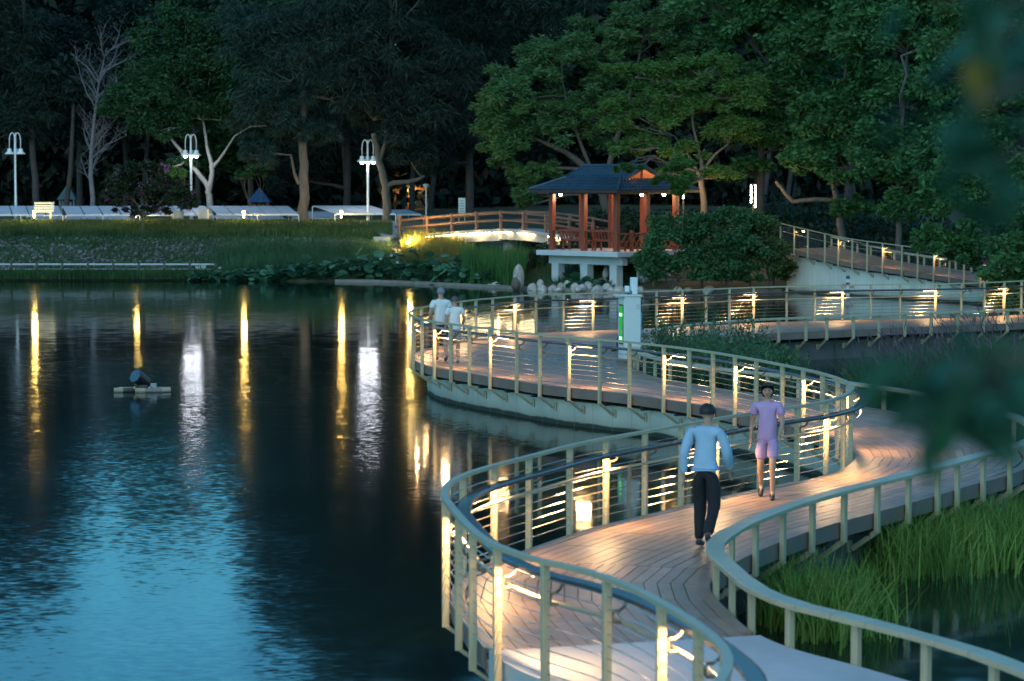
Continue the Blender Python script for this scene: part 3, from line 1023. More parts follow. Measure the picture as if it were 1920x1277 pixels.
rocks = [(1120, 541, 26, 24), (1137, 536, 20, 22), (998, 537, 24, 22), (1013, 528, 16, 16), (1017, 539, 24, 18), (1036, 538, 20, 16), (1052, 534, 18, 16), (1065, 530, 18, 26), (1078, 535, 16, 18), (1092, 536, 18, 16), (1104, 532, 22, 22),
         (1145, 541, 18, 14), (1160, 540, 22, 16), (930, 532, 24, 16), (918, 534, 14, 8), (1128, 524, 24, 10), (1180, 541, 18, 12), (1200, 540, 16, 12), (1270, 541, 24, 14), (1290, 541, 18, 10), (1328, 540, 24, 14), (1085, 540, 16, 10), (1000, 541, 18, 10), (1048, 541, 16, 10)]
rm = [rock_mesh(i, 1, 0.9, 1) for i in range(8)]
for i, (px, py, w, h) in enumerate(rocks):
    p = pix(px, py + h * 0.3, d=float(y_shore((px - CX) / PXF * 114)) - 0.9 + random.uniform(-.2, .5) + (541 - py) * 0.09)
    s = p.y / PXF
    o = place('boulder', rm[i % 8], M_rock, loc=(p.x, p.y, max(p.z, 0.02)), rot=(random.uniform(-.2, .2), random.uniform(-.2, .2), random.uniform(0, 6)), scale=(w * s * .56, w * s * .5, h * s * .6))
    tag(o, ('broad flat boulder' if w > 1.4 * h else 'tall rounded boulder' if h > w else 'squat pale boulder') + (' in the pile below the pavilion front' if px < 1145 else ' beside the pavilion corner pier') if px < 1230 and px > 960 else 'pale flat boulder at the shore among the reeds' if px < 960 else 'pale boulder at the water edge under the dense shrubs', 'rock', 'boulders below the pavilion' if px < 1230 else 'boulders under the shrubs')
for px, py, w, h, lb in ((972, 520, 24, 44, 'tall upright pale boulder at the water edge beside reeds'), (967, 533, 22, 24, 'dark round boulder in front of the tall upright boulder'), (1136, 512, 16, 24, 'leaning smooth boulder against a pavilion pier')):
    p = pix(px, py, d=114.2 if 'dark' not in lb else 113.3)
    s = p.y / PXF
    mm = mat('dark_boulder', (0.13, 0.10, 0.085), 0.85, 0, 0.3, 2, bump=0.03, bscale=6) if 'dark' in lb else M_rock
    tag(place('boulder', rock_mesh(w + h, 1, .9, 1), mm, loc=p, rot=(0, 0.25 if 'leaning' in lb else 0, 1), scale=(w * s * .56, w * s * .5, h * s * .6)), lb, 'rock')

# low shore kerb of concrete
kx = np.array([-9, -6.5, -3.2, 0, 3, 5.5, 8, 12.5])
kp = np.stack([kx, y_shore(kx) - 0.35, np.full(8, 0.0)], 1)
kb = MB().sweep(catmull(kp.tolist(), 0.5), normals2(catmull(kp.tolist(), 0.5)), [(0, 0.14), (0.3, 0.14), (0.3, -0.6), (0, -0.6)])
tag(kb.build('shore_kerb', mat('kerb_concrete', (0.22, 0.19, 0.16), 0.8, 0, 0.2, 2)), 'low weathered kerb along the far shore', 'kerb')


# ================================================================== LAWN FURNITURE: PANELS, LAMPS, BOLLARDS, SHORE FENCE
M_pv = mat('solar_glass', (0.56, 0.59, 0.64), 0.4, 0.0, 0.12, 0.6, spec=0.5)  # sky reflection on the glass is put into the pale base colour
M_alu = mat('aluminium_frame', (0.5, 0.52, 0.54), 0.4, 0.6, 0.1)


def solar_table(px0, px1, ytop, ybot, d0, d1, label, group, skew=-0.9):
    """slightly tilted table of panels: front edge at pixel row ybot and distance d0, back edge at ytop and d1"""
    f0, f1 = pix(px0, ybot, d=d0), pix(px1, ybot, d=d0)
    b0, b1 = pix(px0, ytop, d=d1), pix(px1, ytop, d=d1)
    b0.x = f0.x + skew; b1.x = f1.x + skew
    root = thing('solar_panel_table', (f0.x, f0.y, float(ground_z(f0.x, f0.y))), label, 'solar panel', group)
    n = max(1, round((f1.x - f0.x) / 1.05))
    for i in range(n):
        for r_ in range(2):
            t0, t1 = i / n + 0.035 / n, (i + 1) / n - 0.035 / n
            v0, v1 = r_ / 2 + 0.005, (r_ + 1) / 2 - 0.005
            q = [f0.lerp(f1, t).lerp(b0.lerp(b1, t), v) for t, v in ((t0, v0), (t1, v0), (t1, v1), (t0, v1))]
            lo = [v - Vector((0, 0, .04)) for v in q]
            o = MB().add(q + lo, [(0, 1, 2, 3), (7, 6, 5, 4), (0, 4, 5, 1), (1, 5, 6, 2), (2, 6, 7, 3), (3, 7, 4, 0)]).build('panel', M_pv, root)
    MB().bar(f0 - Vector((0, 0, .07)), f1 - Vector((0, 0, .07)), 0.05, 0.05).build('frame_rail', M_alu, root)
    MB().bar(b0 - Vector((0, 0, .07)), b1 - Vector((0, 0, .07)), 0.05, 0.05).build('frame_rail', M_alu, root)
    k = max(2, n // 2 + 1)
    for i in range(k):
        for e0, e1 in ((f0, f1), (b0, b1)):
            p = e0.lerp(e1, i / (k - 1))
            MB().bar((p.x, p.y, float(ground_z(p.x, p.y)) - .1), (p.x, p.y, p.z - .05), 0.06, 0.06).build('leg', M_alu, root)
    return root


g_ = 'solar panel tables on the lawn'
solar_table(-40, 118, 386, 402, 141, 144.5, 'tilted solar panel table beside the unlit white lamp post', g_)
solar_table(124, 262, 386, 402, 141, 144.5, 'tilted solar panel table behind the crape myrtle and lawn bench', g_)
solar_table(268, 400, 386, 402, 141, 144.5, 'bright tilted solar panel table below the lit lamp by the pale tree', g_)
solar_table(406, 560, 386, 401, 141, 144.5, 'tilted solar panel table ending at the thick tree trunk', g_)
solar_table(548, 640, 396.5, 408, 144, 147, 'low solar panel table between thick trunk and second lit lamp', g_)
solar_table(628, 742, 385.5, 400, 139.8, 143.5, 'brightly lit solar panel table with legs below the second lit lamp', g_, -1.6)
solar_table(60, 250, 404, 411, 146, 149, 'rear row solar panels seen under the table beside unlit lamp', g_)
solar_table(410, 540, 403, 411, 146, 149, 'rear row solar panels seen under the table ending at trunk', g_)
solar_table(745, 790, 393, 401, 146, 149, 'small solar panel table behind the footbridge end post', g_)


def street_lamp(px, ybase, ytop, d, label, lit, arms=3):
    b = pix(px, ybase, d=d)
    t = pix(px, ytop, d=d)
    H = t.z - b.z
    root = thing('lamp_post', (b.x, b.y, b.z), label, 'street lamp', 'white double-arm lamp posts')
    MB().lathe([(0.11, -.2), (0.11, 0.25), (0.075, 0.35), (0.06, H * 0.75), (0.05, H - 0.1)], (0, 0, 0), 12).build('pole', M_whitepaint, root, world=False, smooth=True)
    zs = H - 1.25
    dirs = [0, math.pi, 0.6, ][:arms] if arms < 3 else [0.15, math.pi + 0.15, 1.6]
    for k, a in enumerate(dirs):
        ca, sa = math.cos(a), math.sin(a)
        hx = 0.33
        pts = [(ca * 0.03, sa * 0.03, H - 0.55)] + [(ca * hx * (1 - math.cos(u)) / 2, sa * hx * (1 - math.cos(u)) / 2, H - 0.5 + 0.5 * math.sin(u)) for u in np.linspace(0.15, math.pi, 9)] + [(ca * hx, sa * hx, zs + 0.3)]
        arm = MB().tube(pts, 0.028, 6).build('arm', M_whitepaint, root, world=False, smooth=True)
        sh = MB().lathe([(0.05, 0.32), (0.13, 0.28), (0.13, 0.16), (0.16, 0.12), (0.29, -0.01), (0.28, -0.03), (0.12, 0.06)], (ca * hx, sa * hx, zs), 16).build('lamp_shade', M_whitepaint, arm, world=False, smooth=True)
        if lit:
            MB().lathe([(0.06, 0.06), (0.12, 0.0), (0.12, -0.1), (0.05, -0.17)], (ca * hx, sa * hx, zs), 12).build('bulb', glow('cool_bulb', COOL, 5), arm, world=False, smooth=True)
            lamp('POINT', (ca * hx, sa * hx, zs - 0.28), 40, COOL, 0.2, root, world=False)
    return root


street_lamp(30, 412, 249, 145.5, 'unlit white lamp post with hooked arms beside the solar panels', False)
street_lamp(359, 412, 252, 146.0, 'lit white lamp post with hooked arms beside the pale forked tree', True)
street_lamp(690, 414, 262, 140.5, 'lit white lamp post with glowing pole beside the bent trunk', True)


def small_lamp():
    b = pix(799, 415, d=146)
    root = thing('garden_lamp', (b.x, b.y, b.z), 'short white mushroom-topped garden lamp behind the footbridge', 'lamp')
    H = (415 - 345) * 146 / PXF
    MB().lathe([(0.05, -.2), (0.04, H - .25)], (0, 0, 0), 8).build('pole', M_whitepaint, root, world=False)
    MB().lathe([(0.05, H - .25), (0.1, H - .22), (0.17, H - .12), (0.19, H - .05), (0.12, H), (0.02, H + .02)], (0, 0, 0), 12).build('lamp_head', M_whitepaint, root, world=False)


small_lamp()
M_lens = glow('bollard_lens', (1.0, 0.70, 0.30), 14)
for i, (px, lb) in enumerate(((64, 'glowing bollard light in front of the lawn bench'), (255, 'glowing bollard light behind the crape myrtle trunk'), (457, 'glowing bollard light in front of solar panels left of the trunk'), (640, 'glowing bollard light beside the brightly lit solar panels'))):
    b = pix(px, 413, d=138.5)
    root = thing('bollard_light', (b.x, b.y, b.z - .1), lb, 'bollard light', 'bollard lights on the lawn edge')
    MB().lathe([(0.07, -.2), (0.07, 0.22), (0.05, 0.24)], sides=12).build('base', M_black, root, world=False)
    MB().lathe([(0.045, 0.24), (0.06, 0.5), (0.095, 0.62)], sides=12).build('lens', M_lens, root, world=False, smooth=True)
    MB().lathe([(0.1, 0.62), (0.1, 0.67), (0.05, 0.70)], sides=12).build('cap', M_black, root, world=False)
    lamp('POINT', (0, -.2, 0.62), 130, AMBER, 0.13, root, world=False)
    lamp('POINT', (0, .17, 0.60), 60, AMBER, 0.07, root, world=False)
bb = pix(82, 412, d=139.6)
M_bench = mat('pale_bench_slats', (0.5, 0.55, 0.54), 0.5, 0, 0.1)
tag(slat_bench((bb.x, bb.y, bb.z), math.pi, 'pale slatted bench on the lawn beside a glowing bollard', None, 1.15, M_bench, 5, True), cat='bench')


def shore_fence():
    xs = np.linspace(-30, -15.4, 12)
    root = thing('shore_fence', (-22, 125.6, .4), 'low two-rail whitewashed fence at the foot of the far bank', 'fence')
    ys = y_shore(xs) + 1.3
    zs = ground_z(xs, ys)
    m1 = mat('white_fence_rail', (0.55, 0.58, 0.56), 0.6, 0, 0.12)
    m2 = mat('fence_post', (0.12, 0.10, 0.08), 0.8)
    for i in range(12):
        MB().tube([(xs[i], ys[i], zs[i] - .2), (xs[i], ys[i], zs[i] + .52)], 0.07, 8).build('post', m2, root)
    for i in range(11):
        for z in (0.46, 0.2):
            MB().tube([(xs[i] + .06, ys[i], zs[i] + z), (xs[i + 1] - .06, ys[i + 1], zs[i + 1] + z)], 0.045, 6).build('rail', m1, root)


shore_fence()


def shore_fence2():
    xs = np.linspace(6.6, 12.2, 6)
    ys = y_shore(xs) + 0.5
    root = thing('shore_fence', (9, 113.2, .4), 'low weathered rail fence half hidden below the dense shrubs', 'fence')
    for i in range(6):
        MB().tube([(xs[i], ys[i], -.1), (xs[i], ys[i], .62)], 0.06, 8).build('post', M_bridgewood, root)
    for i in range(5):
        MB().tube([(xs[i] + .05, ys[i], .55), (xs[i + 1] - .05, ys[i + 1], .55)], 0.05, 6).build('rail', mat('weathered_rail', (0.3, 0.28, 0.25), 0.7), root)


shore_fence2()


def sign_board():
    b = pix(866, 412, d=140)
    root = thing('notice_board', (b.x, b.y, b.z), 'pale notice board with grey text lines behind the footbridge', 'sign')
    MB().box((0, 0, 0.75), (0.40, 0.05, 1.02)).build('board', mat('sign_white', (0.55, 0.6, 0.58), 0.5), root, world=False)
    for x in (-.17, .17):
        MB().box((x, 0.02, 0.1), (0.04, 0.04, 0.7)).build('leg', M_alu, root, world=False)
    for k in range(5):
        MB().box((0.0, -0.029, 1.1 - k * 0.15), (0.26 if k else 0.16, 0.008, 0.05)).build('text_line', mat('sign_text', (0.2, 0.24, 0.24), 0.6), root, world=False)


sign_board()


def stone_box(px, py, w, h, d, lb, col):
    b = pix(px, py, d=d)
    s = d / PXF
    mb = MB().box((b.x, b.y, b.z + h * s / 2), (w * s, w * s * .8, h * s))
    tag(mb.build('utility_box', mat('box_' + str(px), col, 0.6, 0, 0.15), bevel=0.08), lb, 'utility box')


stone_box(334, 412, 20, 17, 139.6, 'grey rounded box below the crape myrtle', (0.3, 0.33, 0.32))
stone_box(382, 412, 20, 21, 139.4, 'pale rounded box under the bright solar panels', (0.5, 0.52, 0.5))


def hut(px, ybase, w, h, d, lb, roofc, wallc):
    b = pix(px, ybase, d=d)
    s = d / PXF
    W, H = w * s, h * s
    root = thing('garden_hut', (b.x, b.y, b.z), lb, 'hut')
    rm_ = mat('hut_roof_%d' % px, roofc, 0.6)
    wm = mat('hut_wall_%d' % px, wallc, 0.8)
    for x in (-.36, .36):
        for y in (-.36, .36):
            MB().box((x * W, y * W, H * .25), (.12, .12, H * .5)).build('post', wm, root, world=False)
    MB().add([(-W / 2, -W / 2, H * .48), (W / 2, -W / 2, H * .48), (W / 2, W / 2, H * .48), (-W / 2, W / 2, H * .48), (0, 0, H)], [(0, 1, 4), (1, 2, 4), (2, 3, 4), (3, 0, 4), (3, 2, 1, 0)]).build('roof', rm_, root, world=False)
    for sx in (-.18, .0, .18):
        MB().box((sx * W, -.3 * W, H * .3), (W * .12, .06, H * .22)).build('slat_panel', wm, root, world=False)
    return root


hut(487, 405, 44, 54, 158, 'small play hut with a blue pyramid roof behind the solar panels', (0.02, 0.09, 0.22), (0.35, 0.12, 0.06))
hut(128, 402, 36, 58, 168, 'dim teal tent roofed hut far behind the solar panels', (0.05, 0.13, 0.14), (0.2, 0.2, 0.2))


def house():
    b = pix(775, 404, d=172)
    root = thing('garden_building', (b.x, b.y, b.z), 'low orange lit building seen between trunks behind the footbridge', 'building')
    MB().box((0, 0, 0.9), (2.8, 2, 2.2)).build('wall', mat('orange_wall', (0.45, 0.22, 0.10), 0.8, 0, 0.15), root, world=False)
    MB().box((0, -.1, 2.08), (3.2, 2.6, 0.16)).build('roof', mat('flat_roof', (0.12, 0.1, 0.09), 0.8), root, world=False)
    for x in (-.8, .5):
        MB().box((x, -1.02, 1.0), (0.6, 0.06, 0.8)).build('window', mat('dark_pane', (0.03, 0.03, 0.04), 0.15), root, world=False)
    lamp('POINT', (-0.2, -1.6, 1.7), 60, (1.0, 0.6, 0.25), 0.1, root, world=False)


house()


def tube_lamp(px, y0, y1, d, lb, n=2):
    a, c = pix(px, y1, d=d), pix(px, y0, d=d)
    root = thing('column_lamp', (a.x, a.y, a.z), lb, 'lamp', 'column lamps by the ramp')
    H = c.z - a.z
    MB().tube([(0, 0, -2.0), (0, 0, H * 0.3)], 0.05, 8).build('pole', M_black, root, world=False)
    for k in range(n):
        x = (k - (n - 1) / 2) * 0.2
        MB().tube([(x, 0, H * (0.2 if k else 0.35)), (x, 0, H)], 0.028, 8).build('light_tube', glow('column_glow', (1.0, 0.83, 0.55), 30), root, world=False)
    MB().box((0, 0, H + .04), (0.34, 0.12, 0.06)).build('cap', M_black, root, world=False)
    lamp('POINT', (0, -0.4, H * .55), 160, (1.0, 0.64, 0.25), 0.2, root, world=False)


tube_lamp(1412, 347, 400, 116, 'tall column lamp with two glowing tubes above the dense shrubs')
tube_lamp(1281, 330, 395, 118, 'slim column lamp glowing at the right of the pavilion roof', 1)


# ================================================================== TREES
GREENS = {
    'dark': leafmat('leaf_dark_casuarina', (0.011, 0.026, 0.019), 0.2, 0.35, col2=(0.02, 0.042, 0.028)),
    'blue': leafmat('leaf_blue_casuarina', (0.017, 0.042, 0.033), 0.2, 0.3, col2=(0.028, 0.064, 0.048)),
    'mid': leafmat('leaf_mid_green', (0.02, 0.07, 0.024), 0.25, 0.35, col2=(0.033, 0.1, 0.034)),
    'willow': leafmat('leaf_soft_green', (0.075, 0.165, 0.055), 0.3, 0.3, col2=(0.1, 0.21, 0.065)),
    'lime': leafmat('leaf_yellow_green', (0.08, 0.175, 0.04), 0.3, 0.3, col2=(0.115, 0.23, 0.052)),
    'dense': leafmat('leaf_dense_green', (0.046, 0.145, 0.044), 0.25, 0.4, col2=(0.075, 0.2, 0.06)),
    'shrub': leafmat('leaf_shrub', (0.04, 0.135, 0.055), 0.25, 0.4, col2=(0.075, 0.19, 0.065)),
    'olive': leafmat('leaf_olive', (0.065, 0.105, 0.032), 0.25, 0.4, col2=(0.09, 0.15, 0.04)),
}


def crown_leaves(blobs, per, L, W, droop=0.0, sub=0.30, up=0.0, fill=0.5):
    """blobs: (x,y,z,rx,ry,rz); leaves sit in many small clumps on and in each blob"""
    cs, ds, subs = [], [], []
    for (x, y, z, rx, ry, rz) in blobs:
        ns = max(10, int(20 * (rx * ry * rz) ** (1 / 3) ** 1))
        u = rng.normal(size=(ns, 3)); u /= np.linalg.norm(u, axis=1, keepdims=True)
        u[:, 2] = np.where(u[:, 2] < -0.5, -u[:, 2] * 0.6, u[:, 2])
        rr = rng.uniform(fill, 1.0, ns) ** 0.6
        rr *= rng.uniform(0.78, 1.28, ns)
        c = np.array([x, y, z]) + u * rr[:, None] * np.array([rx, ry, rz])
        subs.append(c)
        k = max(8, int(per / ns))
        rs = sub * min(rx, rz) * rng.uniform(0.55, 1.25, ns)
        g = rng.normal(size=(ns, k, 3)) * (rs[:, None, None] * np.array([0.62, 0.62, 0.42]))
        p = c[:, None, :] + g
        cs.append(p.reshape(-1, 3))
        d = g / (np.linalg.norm(g, axis=2, keepdims=True) + 1e-6) + rng.normal(size=g.shape) * 0.7
        d[..., 2] = d[..., 2] * 0.6 - droop + up
        ds.append(d.reshape(-1, 3))
    C, D = np.concatenate(cs), np.concatenate(ds)
    n = len(C)
    roll = rng.normal(size=(n, 3)) * 0.55
    roll[:, 0] += D[:, 1] * 0.0
    roll = np.cross(D, roll) * 0.4 + rng.normal(size=(n, 3)) * 0.6 + np.cross(D, np.array([0, 0, 1.0])) * 0.8
    v, f = cards(C, L * rng.uniform(0.6, 1.3, n), W * rng.uniform(0.6, 1.3, n), D, roll)
    return v, f, subs


def limb(mb, a, b, r0, r1, bend=0.12, n=6, sides=6):
    a, b = Vector(a), Vector(b)
    ln = (b - a).length
    pts, rad = [], []
    o1 = Vector((random.uniform(-1, 1), random.uniform(-1, 1), random.uniform(-.2, .6))) * ln * bend
    for k in range(n + 1):
        t = k / n
        pts.append(a.lerp(b, t) + o1 * math.sin(t * math.pi) + Vector((random.uniform(-1, 1), random.uniform(-1, 1), random.uniform(-1, 1))) * ln * 0.02 * (0 < k < n))
        rad.append(r0 + (r1 - r0) * t)
    mb.tube(pts, rad, sides, caps=False)
    return pts


def pxblob(b, d):
    px, py, rx, rz = b[:4]
    dd = d + (b[4] if len(b) > 4 else 0)
    p = pix(px, py, d=dd)
    s = dd / PXF
    return (p.x, p.y, p.z, rx * s, min(rx, rz) * s * 0.9, rz * s)


def tree(name, label, cat, group, d, trunk, blobs, per, L, W, leaf, bark=None, droop=0.0, sub=0.3, twigs=5, up=0.0, r=None, zb=None):
    """trunk: list of pixel polylines [(px,py,radius_px[,dd]), ...], the first starts at the ground"""
    bark = bark or M_bark
    s = d / PXF
    p0 = trunk[0][0]
    b = pix(p0[0], p0[1], d=d)
    gz = float(ground_z(b.x, b.y)) if zb is None else zb
    root = thing(name, (b.x, b.y, gz), label, cat, group)
    bb = [pxblob(q, d) for q in blobs]
    tm = MB()
    nodes = []
    for i, tl in enumerate(trunk):
        pts = [pix(q[0], q[1], d=d + (q[3] if len(q) > 3 else 0)) for q in tl]
        rad = [q[2] * s for q in tl]
        if i == 0:
            pts = [Vector((pts[0].x, pts[0].y, gz - 0.4))] + pts
            rad = [rad[0] * 1.35] + rad
        C = catmull([tuple(p) + () for p in pts], 0.4) if len(pts) > 2 and False else None
        # smooth the limb a little
        P, Q = [], []
        for k in range(len(pts) - 1):
            for t in (0, 0.33, 0.66):
                P.append(pts[k].lerp(pts[k + 1], t) + Vector((random.uniform(-1, 1), random.uniform(-1, 1), 0)) * rad[k] * 0.25 * (t > 0))
                Q.append(rad[k] + (rad[k + 1] - rad[k]) * t)
        P.append(pts[-1]); Q.append(rad[-1])
        tm.tube(P, Q, 9, caps=False)
        nodes += list(zip(P, Q))
    v, f, subs = crown_leaves(bb, per, L, W, droop, sub, up)
    tops = nodes[len(nodes) // 3:]
    for q, sc in zip(bb, subs):
        c = Vector(q[:3])
        n0, r0 = min(tops, key=lambda nd: (nd[0] - c).length + abs(min(0, c.z - nd[0].z)) * 2)
        end = c - Vector((0, 0, q[5] * .2))
        pts = limb(tm, n0, end, min(r0 * .6, 0.16), 0.05)
        for k in range(min(twigs, len(sc))):
            limb(tm, pts[random.randint(2, len(pts) - 1)], Vector(sc[k]), 0.045, 0.012, 0.15, 4, 5)
    tm.build('trunk', bark, root, smooth=True, recalc=False)
    o = np.array(ORG[root.name])
    place('crown', np_mesh('crown', v - o, f, leaf), leaf, root)
    return root


G = 'trees behind the far lawn'
tree('casuarina_tree', 'tall dark feathery tree behind the unlit lamp post', 'tree', G, 153, [[(70, 400, 7), (62, 300, 6), (50, 150, 5), (40, -60, 3)]],
     [(20, 110, 75, 110), (70, -70, 60, 110), (0, 245, 70, 65), (-60, 20, 80, 130), (85, 200, 50, 70), (20, -120, 70, 80)], 7000, 0.6, 0.055, GREENS['dark'], M_barkdark, 0.8)
tree('broadleaf_tree', 'dark tree behind the bare grey tree', 'tree', G, 160, [[(150, 400, 6), (150, 250, 5), (160, 120, 3)]],
     [(120, 100, 70, 85), (200, 150, 70, 90), (150, 240, 75, 60), (240, 60, 60, 70)], 5600, 0.4, 0.14, GREENS['dark'], M_barkdark, 0.4)
tree('pale_bark_tree', 'pale-barked tree forking low, lit white by the lamp post', 'tree', G, 148,
     [[(396, 412, 7), (392, 365, 6), (390, 350, 6)], [(390, 350, 5), (372, 325, 4.5), (352, 300, 4), (330, 272, 3), (312, 250, 1.5)], [(393, 352, 5), (398, 320, 4.5), (397, 308, 4.2), (388, 275, 3), (381, 225, 2)],
      [(399, 314, 3.5), (414, 295, 2.5), (440, 255, 1.5), (470, 237, 1.0), (500, 236, .6)]],
     [(325, 160, 95, 75), (400, 95, 100, 85), (300, 235, 60, 45), (440, 180, 65, 60), (250, 190, 50, 55), (370, 215, 70, 35), (330, 60, 70, 60), (340, 305, 25, 12), (300, 320, 20, 12)], 7600, 0.32, 0.12, GREENS['mid'], M_barkpale, 0.55, 0.26)
tree('casuarina_tree', 'thick straight grey trunk with blue-green drooping crown', 'tree', G, 141.3,
     [[(569, 415, 10), (570, 350, 9), (568, 290, 8), (570, 180, 6), (575, 20, 4)], [(561, 345, 4), (552, 325, 3), (545, 290, 2)]],
     [(545, 130, 85, 110), (620, 60, 85, 120), (500, 215, 70, 60), (640, 180, 60, 80), (570, 255, 70, 35), (600, -90, 110, 100), (485, 75, 60, 75), (480, 290, 28, 40)], 7600, 0.52, 0.055, GREENS['blue'], M_bark, 0.9)
tree('bent_trunk_tree', 'dark tree with a bent trunk and one low level limb', 'tree', G, 140,
     [[(724, 414, 9), (724, 370, 8), (722, 345, 7.5), (714, 312, 6.5), (708, 285, 6), (700, 250, 5)], [(724, 350, 5), (738, 343, 4.5), (765, 341, 4), (785, 336, 3.5), (796, 330, 2.5)], [(712, 300, 5), (722, 270, 4), (728, 200, 3)]],
     [(700, 215, 60, 50), (740, 110, 80, 110), (790, 220, 70, 80), (680, 130, 60, 90), (760, -70, 110, 110), (830, 150, 60, 90), (770, 290, 45, 30)], 7200, 0.58, 0.055, GREENS['dark'], M_bark, 0.9)
tree('casuarina_tree', 'tall black-green drooping tree behind the footbridge', 'tree', G, 147, [[(880, 405, 8), (880, 250, 7), (890, 50, 5), (900, -80, 3)]],
     [(860, 90, 80, 120), (900, 240, 60, 90), (960, 20, 100, 100), (1060, -30, 100, 90), (860, -80, 110, 110), (830, 300, 50, 50), (1150, -70, 100, 80), (980, -130, 110, 80)], 7000, 0.6, 0.055, GREENS['dark'], M_barkdark, 1.0)
tree('casuarina_tree', 'dark drooping tree standing between thick trunk and bent trunk', 'tree', G, 156, [[(650, 405, 7), (652, 250, 6), (660, 0, 4)]],
     [(640, 260, 75, 80), (650, 100, 90, 120), (650, -80, 110, 110), (560, 330, 50, 40)], 5600, 0.62, 0.06, GREENS['dark'], M_barkdark, 0.9)
tree('broadleaf_tree', 'dark green tree behind the blue roofed hut', 'tree', G, 166, [[(470, 400, 6), (468, 250, 5), (470, 120, 3)]],
     [(470, 120, 80, 70), (440, 230, 80, 80), (520, 190, 60, 90), (400, 300, 60, 45), (520, 60, 60, 60)], 4000, 0.5, 0.18, GREENS['mid'], M_barkdark, 0.3)
tree('willowy_tree', 'soft green spreading tree behind the pavilion roof', 'tree', G, 131,
     [[(1140, 440, 9), (1138, 400, 8), (1130, 365, 8), (1105, 320, 7), (1060, 285, 5), (1010, 262, 3)], [(1125, 360, 6), (1150, 280, 5), (1180, 180, 3.5), (1200, 100, 2)], [(1100, 318, 4), (1050, 315, 3), (1000, 320, 1.5)], [(1115, 335, 4), (1080, 245, 3), (1060, 180, 2)]],
     [(965, 175, 62, 62), (1050, 130, 80, 62), (950, 265, 52, 45), (1040, 235, 85, 60), (1120, 90, 70, 50), (1210, 60, 80, 55), (1300, 20, 80, 55), (1150, 180, 75, 60), (925, 225, 38, 40), (1000, 330, 50, 30), (1290, 120, 70, 60), (940, 310, 30, 20), (990, 380, 30, 35)],
     7400, 0.34, 0.075, GREENS['willow'], M_bark, 0.25, 0.22, up=0.1)
tree('fine_leaved_tree', 'yellow-green tree in layered sprays beside the pavilion', 'tree', G, 119,
     [[(1322, 428, 7), (1320, 380, 6), (1314, 335, 5.5), (1318, 310, 5)], [(1314, 335, 3.5), (1290, 290, 2.5), (1265, 255, 1.5)], [(1316, 322, 3.5), (1340, 290, 2.5), (1365, 270, 1.5)], [(1317, 315, 3.5), (1300, 240, 2.5), (1290, 160, 1.5)]],
     [(1190, 140, 60, 28), (1250, 175, 80, 32), (1330, 130, 70, 35), (1150, 205, 65, 20), (1220, 235, 85, 30), (1300, 210, 70, 35), (1390, 175, 50, 45), (1190, 280, 55, 22), (1280, 285, 60, 22), (1370, 250, 50, 35), (1240, 330, 35, 12), (1180, 316, 26, 7, -9.5), (1250, 340, 38, 10, -10), (1282, 350, 22, 26, -9.5), (1275, 315, 25, 18, -9), (1340, 330, 40, 20), (1110, 215, 30, 10)],
     5400, 0.26, 0.07, GREENS['lime'], M_bark, 0.1, 0.34, up=0.1)
G2 = 'dense trees behind the ramp'
tree('broadleaf_tree', 'dense dark green tree above the column lamp', 'tree', G2, 122, [[(1425, 430, 9), (1425, 360, 8), (1430, 250, 6), (1440, 120, 4)]],
     [(1410, 70, 80, 70), (1480, 160, 75, 65), (1400, 230, 60, 60), (1470, 270, 60, 55), (1400, 320, 45, 35), (1380, -30, 100, 80), (1500, 30, 80, 70)], 6400, 0.35, 0.16, GREENS['dense'], M_barkdark, 0.2, 0.25)
tree('broadleaf_tree', 'dense tree with a contorted grey trunk behind the ramp top', 'tree', G2, 117,
     [[(1578, 440, 7), (1574, 400, 6.5), (1568, 372, 6), (1562, 345, 5), (1570, 250, 4), (1590, 100, 3)], [(1570, 376, 4), (1530, 374, 4.5), (1486, 378, 4), (1470, 360, 3.5), (1455, 340, 3)]],
     [(1560, 90, 90, 80), (1570, 230, 80, 70), (1520, 310, 55, 40), (1620, 310, 70, 60), (1540, -30, 100, 80), (1640, 170, 70, 70), (1600, 395, 40, 25)], 7000, 0.33, 0.15, GREENS['dense'], M_bark, 0.2, 0.24)
tree('broadleaf_tree', 'dense tree with a straight brown trunk behind the ramp railing', 'tree', G2, 112,
     [[(1685, 470, 6), (1685, 420, 5.5), (1684, 380, 5), (1690, 250, 4), (1700, 100, 3)], [(1690, 215, 2.0, -3), (1688, 180, 2.2, -4), (1700, 140, 2.2, -4), (1690, 105, 2.5, -4), (1730, 90, 2, -4)]],
     [(1680, 60, 95, 80), (1720, 190, 85, 75), (1660, 300, 70, 65), (1730, 340, 70, 60), (1690, 395, 45, 30), (1700, -60, 110, 80), (1630, 60, 60, 60)], 7400, 0.32, 0.14, GREENS['dense'], M_bark, 0.2, 0.24)
tree('broadleaf_tree', 'leafy tree hanging over the foot of the ramp', 'tree', G2, 98,
     [[(1862, 560, 8), (1855, 470, 7), (1840, 380, 6), (1830, 250, 5), (1830, 100, 3)]],
     [(1800, 130, 90, 80), (1860, 40, 90, 90), (1820, 270, 85, 75), (1770, 380, 55, 55), (1860, 390, 70, 65), (1750, 455, 40, 35), (1840, 480, 55, 40), (1900, 200, 80, 80), (1870, -80, 110, 80)], 7400, 0.29, 0.135, GREENS['dense'], M_bark, 0.25, 0.24)
